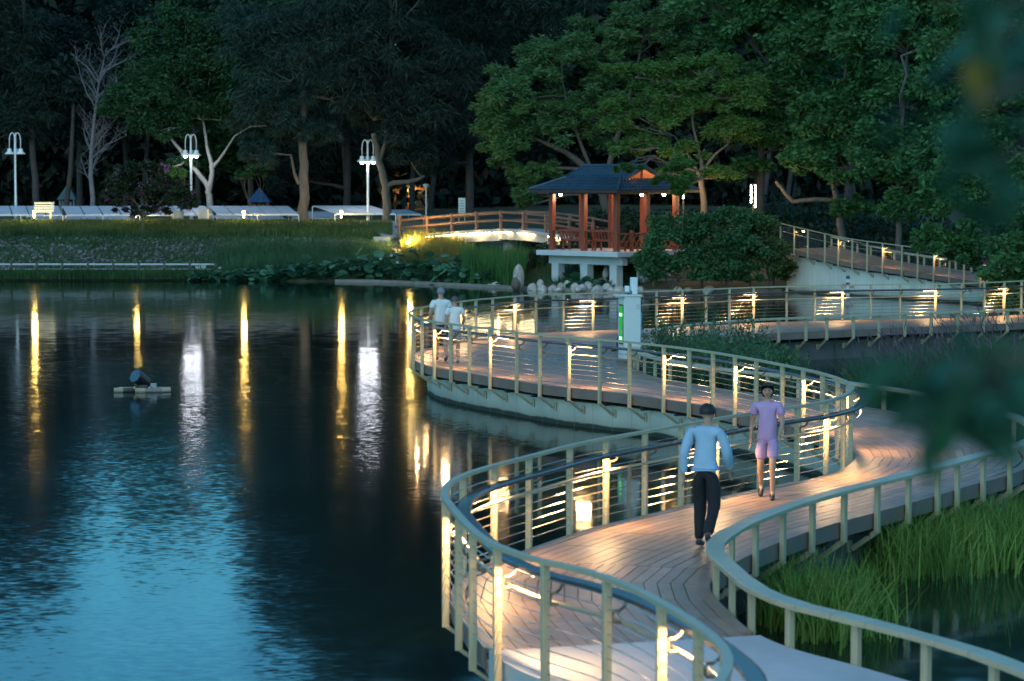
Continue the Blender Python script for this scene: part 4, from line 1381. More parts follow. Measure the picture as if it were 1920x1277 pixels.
tree('broadleaf_tree', 'low leafy tree over the far end of the boardwalk', 'tree', G2, 82,
     [[(1965, 640, 8), (1960, 540, 7), (1945, 430, 5)]],
     [(1930, 430, 60, 65), (1885, 500, 42, 40), (1930, 560, 50, 55), (1880, 560, 28, 30), (1980, 480, 70, 80), (1955, 330, 60, 60)], 4200, 0.26, 0.13, GREENS['dense'], M_bark, 0.25, 0.28)


def bare_tree():
    d = 149
    b = pix(173, 412, d=d)
    root = thing('bare_tree', (b.x, b.y, float(ground_z(b.x, b.y))), 'leafless grey tree with fine upswept twigs behind the solar panels', 'tree')
    mb = MB()
    main = [pix(x, y, d=d) for x, y in ((173, 415), (174, 370), (170, 330), (171, 290), (176, 230), (185, 160), (200, 90))]
    mb.tube(main, [.17, .15, .14, .12, .09, .06, .025], 8, caps=False)
    for k in range(30):
        t = random.uniform(0.2, 0.98)
        i = min(int(t * 6), 5)
        a = main[i].lerp(main[i + 1], t * 6 - i)
        e = a + Vector((random.uniform(-1.9, 2.3), random.uniform(-1.5, 1.5), random.uniform(0.6, 2.6)))
        pts = limb(mb, a, e, 0.05, 0.014, 0.12, 6, 5)
        for j in range(7):
            q = pts[random.randint(1, 6)]
            e2 = q + Vector((random.uniform(-.8, .8), random.uniform(-.6, .6), random.uniform(.2, 1.1)))
            p2 = limb(mb, q, e2, 0.018, 0.006, 0.1, 3, 4)
            for _ in range(3):
                q2 = p2[random.randint(1, 3)]
                limb(mb, q2, q2 + Vector((random.uniform(-.4, .4), random.uniform(-.3, .3), random.uniform(.05, .5))), 0.009, 0.004, 0.1, 2, 3)
    mb.build('trunk', mat('bare_grey_bark', (0.15, 0.14, 0.15), 0.85, 0, 0.2), root, recalc=False)


bare_tree()


def forest():
    """the far wood behind everything: one mass of leaves with stems in it"""
    n = 260000
    x = rng.uniform(-62, 62, n)
    y = 172 + rng.uniform(0, 16, n) + 4 * np.sin(x * 0.21)
    # crown line: low over the gap left of the middle, tall elsewhere
    pxx = CX + x / y * PXF
    top = np.interp(pxx, [-300, 40, 110, 440, 520, 700, 2300], [24, 23.5, 18.9, 18.9, 31, 33, 33]) + 1.4 * np.sin(x * 0.9) + 0.8 * np.sin(x * 2.3 + 1)
    z = 2.5 + (top - 2.5) * rng.uniform(0, 1, n) ** 0.85
    C = np.stack([x, y, z], 1)
    # clump
    C += 0.9 * np.stack([np.sin(y * 2.1 + z * 1.7), np.sin(x * 1.3 + z), np.sin(x * 1.9 + y)], 1)
    D = rng.normal(size=(n, 3)); D[:, 2] -= 0.6
    v, f = cards(C, 1.05 * rng.uniform(.6, 1.3, n), 0.52 * rng.uniform(.6, 1.3, n), D)
    m = leafmat('leaf_far_wood', (0.012, 0.024, 0.016), 0.1, 0.3, col2=(0.02, 0.034, 0.022))
    tag(place('far_wood', np_mesh('far_wood', v, f, m), m), 'dark mass of woodland behind the park', kind='stuff')
    for k in range(14):
        px = random.choice([random.uniform(60, 880), random.uniform(1350, 1900)])
        d = random.uniform(152, 168)
        b = pix(px, 405, d=d)
        gz = float(ground_z(b.x, b.y))
        root = thing('woodland_trunk', (b.x, b.y, gz), 'slim dark trunk standing in the shade of the far wood', 'tree', 'trunks in the far wood')
        mb = MB()
        t = Vector((b.x + random.uniform(-.8, .8), b.y, gz + random.uniform(7, 9)))
        mb.tube([(b.x, b.y, gz - .3), Vector((b.x, b.y, gz)).lerp(t, .4) + Vector((random.uniform(-.2, .2), 0, 0)), t], [.2, .15, .1], 7, caps=False)
        mb.build('trunk', M_barkdark, root, recalc=False)
        cb = [(t.x, t.y, t.z + 1, 2.2, 2.0, 1.8)]
        v, f, _ = crown_leaves(cb, 900, .7, .25, .4)
        o = np.array(ORG[root.name])
        place('crown', np_mesh('crown', v - o, f, GREENS['dark']), GREENS['dark'], root)


forest()


# ------------------------------------------------------------------ shrubs
def shrub(name, label, d, blobs, per, L, W, leaf, base, droop=0.1, group=None, flowers=None, stemr=0.06, trunk_to=None, sub=0.3):
    b = pix(base[0], base[1], d=d)
    gz = max(float(ground_z(b.x, b.y)), -0.05)
    root = thing(name, (b.x, b.y, gz), label, 'shrub', group)
    bb = [pxblob(q, d) for q in blobs]
    v, f, subs = crown_leaves(bb, per, L, W, droop, sub, 0.15)
    o = np.array(ORG[root.name])
    v[:, 2] = np.maximum(v[:, 2], gz + 0.02)
    place('foliage', np_mesh('foliage', v - o, f, leaf), leaf, root)
    mb = MB()
    p0 = Vector((b.x, b.y, gz - 0.1))
    top = p0 if trunk_to is None else pix(*trunk_to, d=d)
    if trunk_to is not None:
        mb.tube([p0, p0.lerp(top, .5) + Vector((.04, 0, 0)), top], [stemr, stemr * .85, stemr * .7], 8, caps=False)
    for q, sc in zip(bb, subs):
        pts = limb(mb, top, Vector(q[:3]), stemr * .7, stemr * .25, 0.08, 5, 5)
        for k in range(5):
            limb(mb, pts[random.randint(2, 5)], Vector(sc[k]), stemr * .3, 0.008, 0.1, 3, 4)
    mb.build('stem', M_bark, root, recalc=False)
    if flowers:
        n, m_, zmin = flowers
        allc = np.concatenate([s_ for s_ in subs])
        pick = allc[rng.choice(len(allc), n)]
        pc = pick + rng.normal(size=pick.shape) * 0.12
        pts = (pc[:, None, :] + rng.normal(size=(n, 26, 3)) * np.array([0.075, 0.075, 0.10])).reshape(-1, 3)
        v, f = cards(pts, 0.075, 0.06, rng.normal(size=pts.shape))
        place('flowers', np_mesh('flowers', v - o, f, m_), m_, root)['kind'] = 'stuff'
    return root


SG = 'shrubs on the shore beside the pavilion'
shrub('dense_shrub', 'rounded dense green shrub beside the pavilion platform', 110.6, [(1270, 455, 60, 48), (1230, 495, 38, 38), (1285, 505, 60, 32)], 5200, 0.2, 0.10, GREENS['shrub'], (1262, 540), group=SG)
shrub('dense_shrub', 'tall dense green shrub below the column lamp', 111, [(1360, 440, 70, 45), (1345, 490, 75, 40), (1400, 480, 55, 50), (1370, 520, 80, 18)], 5600, 0.2, 0.10, GREENS['shrub'], (1360, 540), group=SG)
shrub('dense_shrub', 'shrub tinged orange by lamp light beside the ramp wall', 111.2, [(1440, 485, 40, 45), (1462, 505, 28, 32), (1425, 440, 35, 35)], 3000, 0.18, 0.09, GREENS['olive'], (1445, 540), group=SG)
M_pink = leafmat('crape_flower', (0.5, 0.17, 0.36), 0.2, 0.3)
shrub('crape_myrtle', 'small crape myrtle with pink flower clusters on the lawn edge', 134.6, [(262, 365, 50, 32), (225, 345, 32, 28), (315, 360, 40, 32), (275, 325, 45, 22), (350, 380, 22, 20), (270, 395, 55, 14), (205, 375, 18, 16)], 1500, 0.26, 0.12,
      leafmat('leaf_crape', (0.022, 0.042, 0.018), 0.2, 0.35, col2=(0.04, 0.05, 0.02)), (266, 437), flowers=(115, M_pink, 0), stemr=0.09, trunk_to=(268, 405), sub=0.36)
shrub('hanging_branch_shrub', 'lamp-lit leafy sprig beside the pale forked tree', 145, [(310, 322, 22, 10), (335, 325, 16, 12)], 260, 0.4, 0.12, GREENS['lime'], (330, 412), stemr=0.03)
shrub('hanging_branch_shrub', 'bright leafy sprig hanging over the blue roofed hut', 144, [(485, 322, 25, 18), (455, 330, 12, 12)], 320, 0.42, 0.13, GREENS['mid'], (480, 412), stemr=0.03)
# willow shrub in the pocket of water beside the cabinet


def shoot_shrub(label, centres, n, hmin, hmax, leaf):
    """upright leafy shoots rising from the water; centres are (px, distance, spread)"""
    C = np.array([((px - CX) / PXF * d, d, sp) for px, d, sp in centres])
    root = thing('pocket_willow_shrub', (float(C[:, 0].mean()), float(C[:, 1].mean()), 0), label, 'shrub', 'leafy shrubs in the water pocket')
    k = rng.integers(0, len(C), n)
    base = np.stack([C[k, 0] + rng.normal(size=n) * C[k, 2] * .6, C[k, 1] + rng.normal(size=n) * C[k, 2], np.full(n, -.1)], 1)
    h = rng.uniform(hmin, hmax, n) * np.exp(-((base[:, 0] - C[k, 0]) / (C[k, 2] * 1.6)) ** 2)
    a = rng.uniform(0, 6.28, n)
    tip = base + np.stack([np.cos(a) * .28 * h, np.sin(a) * .28 * h, h + .1], 1)
    mb = MB()
    for b_, t_ in zip(base, tip):
        mb.tube([b_, (b_ + t_) / 2 + np.array([0, 0, .05]), t_], [.010, .008, .003], 4, caps=False)
    mb.build('stems', M_bark, root, recalc=False)['kind'] = 'stuff'
    m = 34
    t = rng.uniform(0.3, 1.02, (n, m))
    p = base[:, None, :] + (tip - base)[:, None, :] * t[..., None] + rng.normal(size=(n, m, 3)) * .045
    d = rng.normal(size=(n, m, 3)); d[..., 2] = np.abs(d[..., 2]) * .8 + .3
    v, f = cards(p.reshape(-1, 3), rng.uniform(.08, .15, n * m), rng.uniform(.028, .046, n * m), d.reshape(-1, 3))
    place('leaves', np_mesh('leaves', v - np.array(ORG[root.name]), f, leaf), leaf, root)['kind'] = 'stuff'


shoot_shrub('broad light green leafy shrub in the water beside the cabinet', [(1290, 57, .7), (1340, 58, .8), (1395, 57, .8), (1440, 56, .6), (1320, 54.5, .7), (1390, 54, .7), (1465, 54, .4)], 1150, 0.95, 1.5, GREENS['shrub'])
shoot_shrub('small leafy shoots rising through the low rail posts behind the cabinet', [(1262, 61, .5), (1235, 60, .3), (1325, 62.5, .6), (1400, 63, .5)], 170, 1.1, 1.9, GREENS['shrub'])
shoot_shrub('low leafy shoots at the foot of the low rail near the cabinet base', [(1232, 55.5, .25)], 22, 0.5, 1.0, GREENS['willow'])


# ------------------------------------------------------------------ grasses and reeds
def grass(name, label, xs, ys, h, w, lean, mat_, kind='stuff', cat=None, group=None, zs=None, seg=2, parent=None, off=(0, 0)):
    n = len(xs)
    zz = np.maximum(ground_z(xs, ys), -0.05) if zs is None else zs
    base = np.stack([xs, ys, zz - 0.04], 1)
    hh = h * rng.uniform(0.55, 1.15, n)
    a = rng.uniform(0, 2 * math.pi, n)
    ll = lean * hh * rng.uniform(0.1, 1.0, n)
    v, f = blades(base, hh, w * rng.uniform(.6, 1.3, n), np.stack([np.cos(a) * ll + off[0] * hh, np.sin(a) * ll + off[1] * hh], 1), seg)
    if parent is None:
        o = place(name, np_mesh(name, v, f, mat_), mat_)
        tag(o, label, cat, group, kind)
    else:
        o = place(name, np_mesh(name, v - np.array(ORG[parent.name]), f, mat_), mat_, parent)
    return o


def pxband(n, px0, px1, t0, t1):
    """random ground points on the far bank between two photo columns, t metres behind the shoreline"""
    px = rng.uniform(px0, px1, n)
    t = rng.uniform(t0, t1, n)
    y = np.full(n, 122.0) + t
    for _ in range(4):
        x = (px - CX) / PXF * y
        y = y_shore(x) + t
    return x, y


M_lawn = leafmat('lawn_grass', (0.06, 0.12, 0.032), 0.3, 0.35, col2=(0.12, 0.16, 0.045))
M_weed = leafmat('bank_weeds', (0.045, 0.115, 0.035), 0.25, 0.35, col2=(0.07, 0.15, 0.045))
M_reed = leafmat('reed_green', (0.045, 0.15, 0.04), 0.25, 0.3, col2=(0.07, 0.2, 0.05))
M_tall = leafmat('tall_grass', (0.05, 0.13, 0.055), 0.25, 0.3, col2=(0.07, 0.17, 0.07))
M_litgrass = leafmat('golden_grass', (0.14, 0.15, 0.035), 0.3, 0.3, col2=(0.2, 0.2, 0.05))  # yellow of the lamp light is put into this grass colour
x, y = pxband(26000, -40, 735, 9.3, 14.6)
grass('lawn_grass', 'low grass and groundcover along the top of the bank', x, y, 0.42, 0.05, 0.5, M_lawn)
x, y = pxband(9000, -40, 1010, 7.2, 9.6)
grass('bank_grass', 'short green grass above the stony slope', x, y, 0.25, 0.05, 0.6, M_weed)
x, y = pxband(9000, -40, 420, 0.0, 1.3)
grass('shore_grass', 'rough grass at the foot of the far bank', x, y, 0.42, 0.035, 0.6, M_weed)
k = rng.integers(0, 60, 6000)
cx_, cy_ = pxband(60, -40, 460, 2.2, 7.5)
grass('bank_weeds', 'green weed tufts scattered on the stony bank', cx_[k] + rng.normal(size=6000) * .55, cy_[k] + rng.normal(size=6000) * .4, 0.28, 0.05, 0.8, M_weed)
x, y = pxband(12500, 375, 735, 0.8, 6.0)
k = rng.uniform(0, 1, len(x)) < np.clip((CX + x / y * PXF - 375) / 130, 0.03, 1)
x, y = x[k], y[k]
grass('tall_grass', 'tall arching grass behind the lotus leaves', x, y, 0.95, 0.03, 0.45, M_tall, seg=3)
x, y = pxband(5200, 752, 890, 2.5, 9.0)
grass('golden_grass', 'yellow-lit grass under the footbridge lamps', x, y, 0.75, 0.03, 0.4, M_litgrass, seg=3)
x, y = pxband(3800, 868, 985, 0.2, 4.5)
grass('reed_bed', 'upright green reeds below the footbridge pier', x, y, 1.65, 0.04, 0.25, M_reed, seg=3)
x, y = pxband(2600, 985, 1240, 1.0, 6)
grass('shore_weeds', 'low weeds on the shore under the pavilion', x, y, 0.4, 0.04, 0.6, M_weed)
# right bank undergrowth
n = 9000
y = rng.uniform(64, 104, n); x = x_right(y) + rng.uniform(0.3, 4, n)
grass('right_bank_grass', 'rough grass on the bank behind the boardwalk', x, y, 0.6, 0.04, 0.5, M_weed)


def undergrowth():
    n = 26000
    px = rng.uniform(960, 1990, n); d = rng.uniform(119, 134, n) - np.clip((px - 1500) / 30, 0, 9)
    x = (px - CX) / PXF * d
    z = ground_z(x, d) + rng.uniform(0, 1, n) ** 1.3 * (0.75 + 0.5 * np.sin(x * 1.7) * np.sin(d * .9)) * np.where(px > 1400, 1.5, 0.8)
    v, f = cards(np.stack([x, d, z], 1), 0.34 * rng.uniform(.6, 1.3, n), 0.17 * rng.uniform(.6, 1.3, n), rng.normal(size=(n, 3)))
    m = leafmat('leaf_undergrowth', (0.016, 0.036, 0.018), 0.2, 0.35, col2=(0.026, 0.055, 0.024))
    tag(place('undergrowth', np_mesh('undergrowth', v, f, m), m), 'dark undergrowth beneath the trees behind the pavilion and ramp', kind='stuff')


undergrowth()


def stones():
    n = 2600
    x, y = pxband(n, -40, 780, 1.6, 8.6)
    z = ground_z(x, y)
    base = np.array([(1, 0, 0), (0, 1, 0), (-1, 0, 0), (0, -1, 0), (0, 0, 1), (0, 0, -1)], float)
    fs = np.array([(0, 1, 4), (1, 2, 4), (2, 3, 4), (3, 0, 4), (1, 0, 5), (2, 1, 5), (3, 2, 5), (0, 3, 5)])
    s = rng.uniform(0.05, 0.17, n)[:, None, None] * rng.uniform(0.6, 1.4, (n, 6, 1))
    a = rng.uniform(0, 6.3, n)
    ca, sa = np.cos(a)[:, None], np.sin(a)[:, None]
    bx = base[None, :, 0] * ca - base[None, :, 1] * sa
    by = base[None, :, 0] * sa + base[None, :, 1] * ca
    v = np.stack([bx, by, np.broadcast_to(base[None, :, 2] * .6, bx.shape)], -1) * s + np.stack([x, y, z + .03], 1)[:, None, :]
    f = (np.arange(n) * 6)[:, None, None] + fs[None]
    m = mat('bank_rubble', (0.15, 0.13, 0.12), 0.9, 0, 0.3, 2, island=0.35)
    tag(place('bank_rubble', np_mesh('bank_rubble', v.reshape(-1, 3), f.reshape(-1, 3), m), m), 'loose grey rubble on the far bank slope', kind='stuff')


stones()


# ------------------------------------------------------------------ lotus bed
def lotus():
    root = thing('lotus_bed', (-4, 121, 0), 'bed of broad round lotus leaves with white flowers along the far shore', 'lotus')
    bm = bmesh.new()
    n = 10
    c = bm.verts.new((0, 0, -0.06))
    rim = [bm.verts.new((math.cos(2 * math.pi * k / n), math.sin(2 * math.pi * k / n), 0.10 + 0.09 * math.sin(k * 2.3))) for k in range(n)]
    mid_ = [bm.verts.new((.5 * math.cos(2 * math.pi * k / n), .5 * math.sin(2 * math.pi * k / n), 0.0)) for k in range(n)]
    for k in range(n):
        bm.faces.new((c, mid_[k], mid_[(k + 1) % n]))
        bm.faces.new((mid_[k], rim[k], rim[(k + 1) % n], mid_[(k + 1) % n]))
    me = bpy.data.meshes.new('leaf'); bm.to_mesh(me); bm.free()
    me.polygons.foreach_set('use_smooth', [True] * len(me.polygons))
    ml = leafmat('lotus_leaf', (0.05, 0.16, 0.09), 0.2, 0.35, col2=(0.08, 0.2, 0.11))
    org = ORG[root.name]
    stems = MB()
    i = 0
    while i < 290:
        px = random.uniform(345, 935) if random.random() < .85 else random.uniform(1060, 1150)
        hi = np.interp(px, [345, 480, 600, 700, 850, 935, 1150], [.35, .5, 1.0, 1.35, 1.2, .8, .5])
        t = random.uniform(-0.2, np.interp(px, [345, 500, 650, 900, 1150], [.3, .8, 2.2, 2.2, 1.0]))
        y = 120.0
        for _ in range(4):
            x = (px - CX) / PXF * y; y = float(y_shore(x)) + t
        z = max(float(ground_z(x, y)), 0) + random.uniform(0.15, 1) * hi * (0.5 + 0.25 * min(t, 2))
        r = random.uniform(0.19, 0.31)
        place('leaf', me, ml, root, loc=Vector((x, y, z)) - org, rot=(random.uniform(0.1, 0.9), random.uniform(-.4, .4), random.uniform(0, 6)), scale=(r, r, r))
        stems.tube([(x, y, -.1), (x, y, z - .01)], 0.008, 3)
        i += 1
    mass = MB()
    base_v = [v.co.copy() for v in me.vertices]; base_f = [tuple(p.vertices) for p in me.polygons]
    for _ in range(420):
        px = random.uniform(440, 935)
        hi = np.interp(px, [345, 480, 600, 700, 850, 935], [.3, .4, .7, .9, .9, .6])
        t = random.uniform(-0.1, np.interp(px, [345, 500, 650, 900], [.3, .7, 1.8, 2.0]))
        y = 120.0
        for _k in range(4):
            x = (px - CX) / PXF * y; y = float(y_shore(x)) + t
        z = max(float(ground_z(x, y)), 0) + random.uniform(0.1, 1) * hi
        r = random.uniform(0.17, 0.28)
        Mx = Matrix.Translation((x, y, z)) @ Matrix.Rotation(random.uniform(0, 6), 4, 'Z') @ Matrix.Rotation(random.uniform(.1, .9), 4, 'X') @ Matrix.Scale(r, 4)
        mass.add([Mx @ v for v in base_v], base_f)
    mass.build('leaf_mass', ml, root, smooth=True, recalc=False)['kind'] = 'stuff'
    stems.build('stems', M_reed, root, recalc=False)['kind'] = 'stuff'
    fb = MB()
    for k in range(7):
        a = k * 2 * math.pi / 7
        p = Vector((math.cos(a), math.sin(a), 0)); q = Vector((-math.sin(a), math.cos(a), 0))
        fb.add([(0, 0, 0), p * .07 + q * .045 + Vector((0, 0, .05)), p * .09 + Vector((0, 0, .15)), p * .07 - q * .045 + Vector((0, 0, .05))], [(0, 1, 2, 3)])
    fm = fb.mesh('flower')
    mf = leafmat('lotus_petal', (0.72, 0.70, 0.62), 0.3, 0.1)
    for px, py in ((371, 505), (382, 505), (405, 516), (412, 505), (411, 512), (484, 510), (734, 482), (714, 488), (745, 495), (733, 505), (694, 503), (814, 500)):
        p = pix(px, py, d=float(y_shore((px - CX) / PXF * 121)) + .4)
        s = 1.5 if px < 400 else 0.9
        place('flower', fm, mf, root, loc=p - org, rot=(0, 0, random.uniform(0, 6)), scale=(s, s, s))


lotus()


# ------------------------------------------------------------------ near reeds and fountain grass
M_iris = leafmat('iris_blade', (0.11, 0.26, 0.034), 0.35, 0.45, col2=(0.22, 0.35, 0.07))


def clump(name, label, centres, n, h, w, lean, m, group=None, spread=0.5):
    c0 = np.mean(np.array(centres), 0)
    root = thing(name, (c0[0], c0[1], 0), label, 'reeds', group)
    k = rng.integers(0, len(centres), n)
    c = np.array(centres)[k]
    grass('blades', None, c[:, 0] + rng.normal(size=n) * spread * .55, c[:, 1] + rng.normal(size=n) * spread, h, w, lean, m, zs=np.zeros(n), seg=3, parent=root)['kind'] = 'stuff'
    return root


clump('iris_clump', 'bright green blade-leaved clump beside the sharp bend of low rail', [tuple(pix(px, py, z=0)[:2]) for px, py in ((1470, 1165), (1500, 1180), (1545, 1190), (1590, 1185), (1620, 1165), (1450, 1120), (1560, 1150))], 1700, 0.76, 0.026, 0.75, M_iris, 'bright iris clumps in the shallows', .35)
clump('iris_clump', 'broad bright green clump beside the straight low rail', [tuple(pix(px, py, z=0)[:2]) for px, py in ((1640, 1055), (1680, 1068), (1730, 1070), (1790, 1062), (1850, 1055), (1910, 1045), (1700, 1040), (1780, 1030), (1860, 1020), (1620, 1040), (1940, 1050))], 3600, 0.80, 0.026, 0.7, M_iris, 'bright iris clumps in the shallows', .5)
clump('iris_clump', 'thin dark blades standing against the boardwalk wall', [tuple(pix(px, py, z=0)[:2]) for px, py in ((1580, 1070), (1600, 1060))], 60, 0.7, 0.022, 0.6, M_reed)
clump('iris_clump', 'single tuft of thin leaves in the dark water below the far boardwalk', [tuple(pix(1560, 672, z=0)[:2])], 26, 0.75, 0.03, 0.5, M_reed, spread=.1)
clump('iris_clump', 'sparse water grass beyond the low rail end', [tuple(pix(px, py, z=0)[:2]) for px, py in ((1790, 1100), (1840, 1130), (1880, 1110), (1900, 1180))], 120, 0.45, 0.012, 0.5, M_reed, spread=.5)


def fountain_grass():
    cs = [(1700, 700, 57), (1740, 690, 58), (1790, 690, 58), (1840, 690, 59), (1680, 730, 53), (1730, 740, 52), (1780, 740, 52), (1840, 735, 53), (1890, 720, 55), (1700, 760, 49.5), (1760, 770, 49), (1820, 775, 49), (1660, 700, 56)]
    root = thing('fountain_grass', (9.6, 55, 0.2), 'arching dark green fountain grass with purple plumes beside the boardwalk', 'grass')
    n = 14000
    C = np.array([((px - CX) / PXF * d, d) for px, _, d in cs])
    k = rng.integers(0, len(C), n)
    x = C[k, 0] + rng.normal(size=n) * .38; y = C[k, 1] + rng.normal(size=n) * .8
    zs = np.maximum(ground_z(x, y), 0.0)
    m = leafmat('fountain_blade', (0.045, 0.14, 0.06), 0.25, 0.35, col2=(0.07, 0.19, 0.075))
    grass('blades', None, x, y, 1.2, 0.022, 0.85, m, zs=zs, seg=4, parent=root)['kind'] = 'stuff'
    n = 420
    k = rng.integers(0, 9, n)
    x = C[k, 0] + rng.normal(size=n) * .45; y = C[k, 1] + rng.normal(size=n) * .8
    zs = np.maximum(ground_z(x, y), 0.0)
    mp = leafmat('purple_plume', (0.11, 0.075, 0.085), 0.2, 0.2)
    grass('plume_stalks', None, x, y, 1.65, 0.012, 0.45, mp, zs=zs, seg=3, parent=root, off=(-.12, 0))['kind'] = 'stuff'
    a = rng.uniform(0, 6.28, n)
    c = np.stack([x - .2 + np.cos(a) * .3, y + np.sin(a) * .3, zs + 1.45 + rng.uniform(-.2, .25, n)], 1)
    v, f = cards(c, 0.32, 0.03, np.stack([np.cos(a) * .5 - .3, np.sin(a) * .5, np.full(n, .9)], 1))
    place('plumes', np_mesh('plumes', v - np.array(ORG[root.name]), f, mp), mp, root)['kind'] = 'stuff'


fountain_grass()


# ================================================================== CABINET, GAUGE, RAFT
def cabinet():
    b = pix(1181, 684, z=DZ)
    root = thing('equipment_cabinet', (b.x, b.y + .25, DZ), 'white metal cabinet with a green lit display strip on the boardwalk', 'cabinet', rz=R(15))
    m = mat('cabinet_white', (0.66, 0.70, 0.68), 0.4, 0, 0.06, 1.0)
    w, dp, h = 0.40, 0.50, 1.62
    bl = lambda mb, n, mm, **k: mb.build(n, mm, root, world=False, **k)
    bl(MB().box((0, 0, 0.06), (w + .06, dp + .06, 0.12)), 'plinth', M_fascia)
    bl(MB().box((0, 0, 0.12 + (h - .12) / 2), (w, dp, h - .12)), 'body', m, bevel=0.008)
    bl(MB().box((-.06, 0, h + .02), (w + .14, dp + .06, 0.035)), 'roof_plate', m)
    door = bl(MB().box((-w / 2 - .004, -.0, 1.0), (0.008, dp - .06, 1.1)), 'door', m)
    bl(MB().box((-w / 2 - .012, -.02, 0.95), (0.012, 0.30, 0.95)), 'display_bezel', M_black)
    dm = mat('green_display', (0.02, 0.1, 0.03), 0.2, 0, 0.6, 6.0, emit=(0.04, 0.8, 0.12), estr=0.35)
    disp = bl(MB().box((-w / 2 - .02, -.02, 0.95), (0.008, 0.26, 0.88)), 'display', dm)
    for z in (0.62, 1.18):
        MB().box((-w / 2 - .026, -.02, z), (0.006, 0.18, 0.07)).build('display_light', glow('green_lamp', (0.25, 1.0, 0.3), 3), disp, world=False)
    MB().tube([(-w / 2 - .05, -dp / 2 + .06, .72), (-w / 2 - .05, -dp / 2 + .06, .82)], 0.012, 6).build('handle', M_alu, door, world=False)
    for k in range(3):
        bl(MB().box((w / 2 - .07, -dp / 2 - .004, 1.33 + k * .045), (0.09, 0.006, 0.014)), 'vent_slot', mat('vent_grey', (0.4, 0.42, 0.41), 0.5))
    bl(MB().box((0.12, 0.05, h + .04 + .2), (0.15, 0.15, 0.40)), 'antenna_box', mat('antenna_white', (0.74, 0.78, 0.80), 0.4), bevel=0.012)
    bl(MB().box((-.06, 0.02, h + .04 + .13), (0.10, 0.08, 0.14)), 'camera_unit', mat('antenna_white', (0.74, 0.78, 0.80), 0.4), bevel=0.01)
    bl(MB().tube([(-.06, .02, h + .03), (-.02, -.02, h + .06), (.02, -.03, h + .05), (.05, -.02, h + .09), (.02, 0, h + .12)], 0.016, 6), 'cable', M_black)
    for dy in (-.16, .16):
        pass
    return root


cabinet()


def gauge():
    p = pix(1583, 532, d=1)
    # on the face of the ramp wall
    best = min(range(nr_), key=lambda i: abs(lake_edge[i][0] / lake_edge[i][1] - (1583 - CX) / PXF))
    e, nn = lake_edge[best], LN[best]
    pos = Vector((e[0] + nn[0] * 0.30, e[1] + nn[1] * 0.30, 0))
    rz = math.atan2(nn[1], nn[0]) - math.pi / 2
    root = thing('water_gauge', pos, 'black and white striped water level gauge on the ramp wall', 'gauge', rz=rz)
    for k in range(6):
        MB().box((0, 0, 0.05 + k * 0.155), (0.22, 0.03, 0.15)).build('stripe', mat('gauge_white', (0.75, 0.78, 0.8), 0.5) if k % 2 == 0 else mat('gauge_dark', (0.10, 0.12, 0.16), 0.5), root, world=False)
    for s in (-1, 1):
        MB().box((s * .26, 0, 0.45), (0.28, 0.025, 0.12)).build('red_plate', mat('gauge_red', (0.45, 0.03, 0.03), 0.5), root, world=False)
        for k in range(3):
            MB().box((s * .26 + (k - 1) * .07, -.018, 0.45), (0.03, 0.01, 0.07)).build('white_mark', mat('gauge_white', (0.75, 0.78, 0.8), 0.5), root, world=False)


gauge()


def raft():
    b = pix(265, 735, z=0)
    root = thing('floating_spotlight', (b.x, b.y, 0), 'black spotlight strapped to a small raft of wooden poles', 'spotlight')
    mw = mat('raft_pole', (0.36, 0.30, 0.22), 0.7, 0, 0.3, 5)
    md = mat('raft_pole_dark', (0.09, 0.08, 0.07), 0.7, 0, 0.3, 5)
    MB().tube([(-.66, -.10, .05), (-.44, -.06, .055)], .062, 10).build('pole_end', mw, root, world=False)
    MB().tube([(-.44, -.06, .055), (-.02, .06, .06)], .055, 10).build('pole', md, root, world=False)
    MB().tube([(-.12, -.16, .05), (.12, -.15, .05)], .065, 10).build('pole_end', mw, root, world=False)
    MB().tube([(.12, -.15, .05), (.5, -.12, .05)], .058, 10).build('pole', mat('raft_pole_grey', (0.2, 0.18, 0.16), 0.7), root, world=False)
    MB().tube([(.5, -.12, .05), (.72, -.02, .05)], .05, 10).build('pole_end', mw, root, world=False)
    MB().tube([(-.6, .22, .05), (.68, .25, .05)], .055, 10).build('pole', mw, root, world=False)
    MB().tube([(-.15, -.16, .12), (-.15, .26, .12)], .03, 8).build('cross_bar', mw, root, world=False)
    MB().tube([(.22, -.16, .12), (.22, .26, .12)], .03, 8).build('cross_bar', mw, root, world=False)
    # lamp head tilted up and to the left
    ax = Vector((-.5, -.62, .45)).normalized()
    q = ax.to_track_quat('Z', 'Y').to_matrix().to_4x4()
    MB().lathe([(.10, -.22), (.15, -.18), (.17, .12), (.185, .2), (.185, .23)], (.0, .04, .30), 18, q).build('lamp_head', M_black, root, world=False, smooth=False)
    MB().lathe([(.165, 0), (.165, .012)], Vector((.0, .04, .30)) + ax * .225, 18, q).build('lens', mat('spot_lens', (0.07, 0.12, 0.16), 0.12, 0, 0.2), root, world=False)
    MB().box((.06, .05, .12), (.2, .26, .12)).build('bracket', M_black, root, world=False)
    MB().box((.3, .05, .14), (.14, .12, .14)).build('battery_box', mat('box_grey', (0.3, 0.32, 0.32), 0.5), root, world=False)


raft()


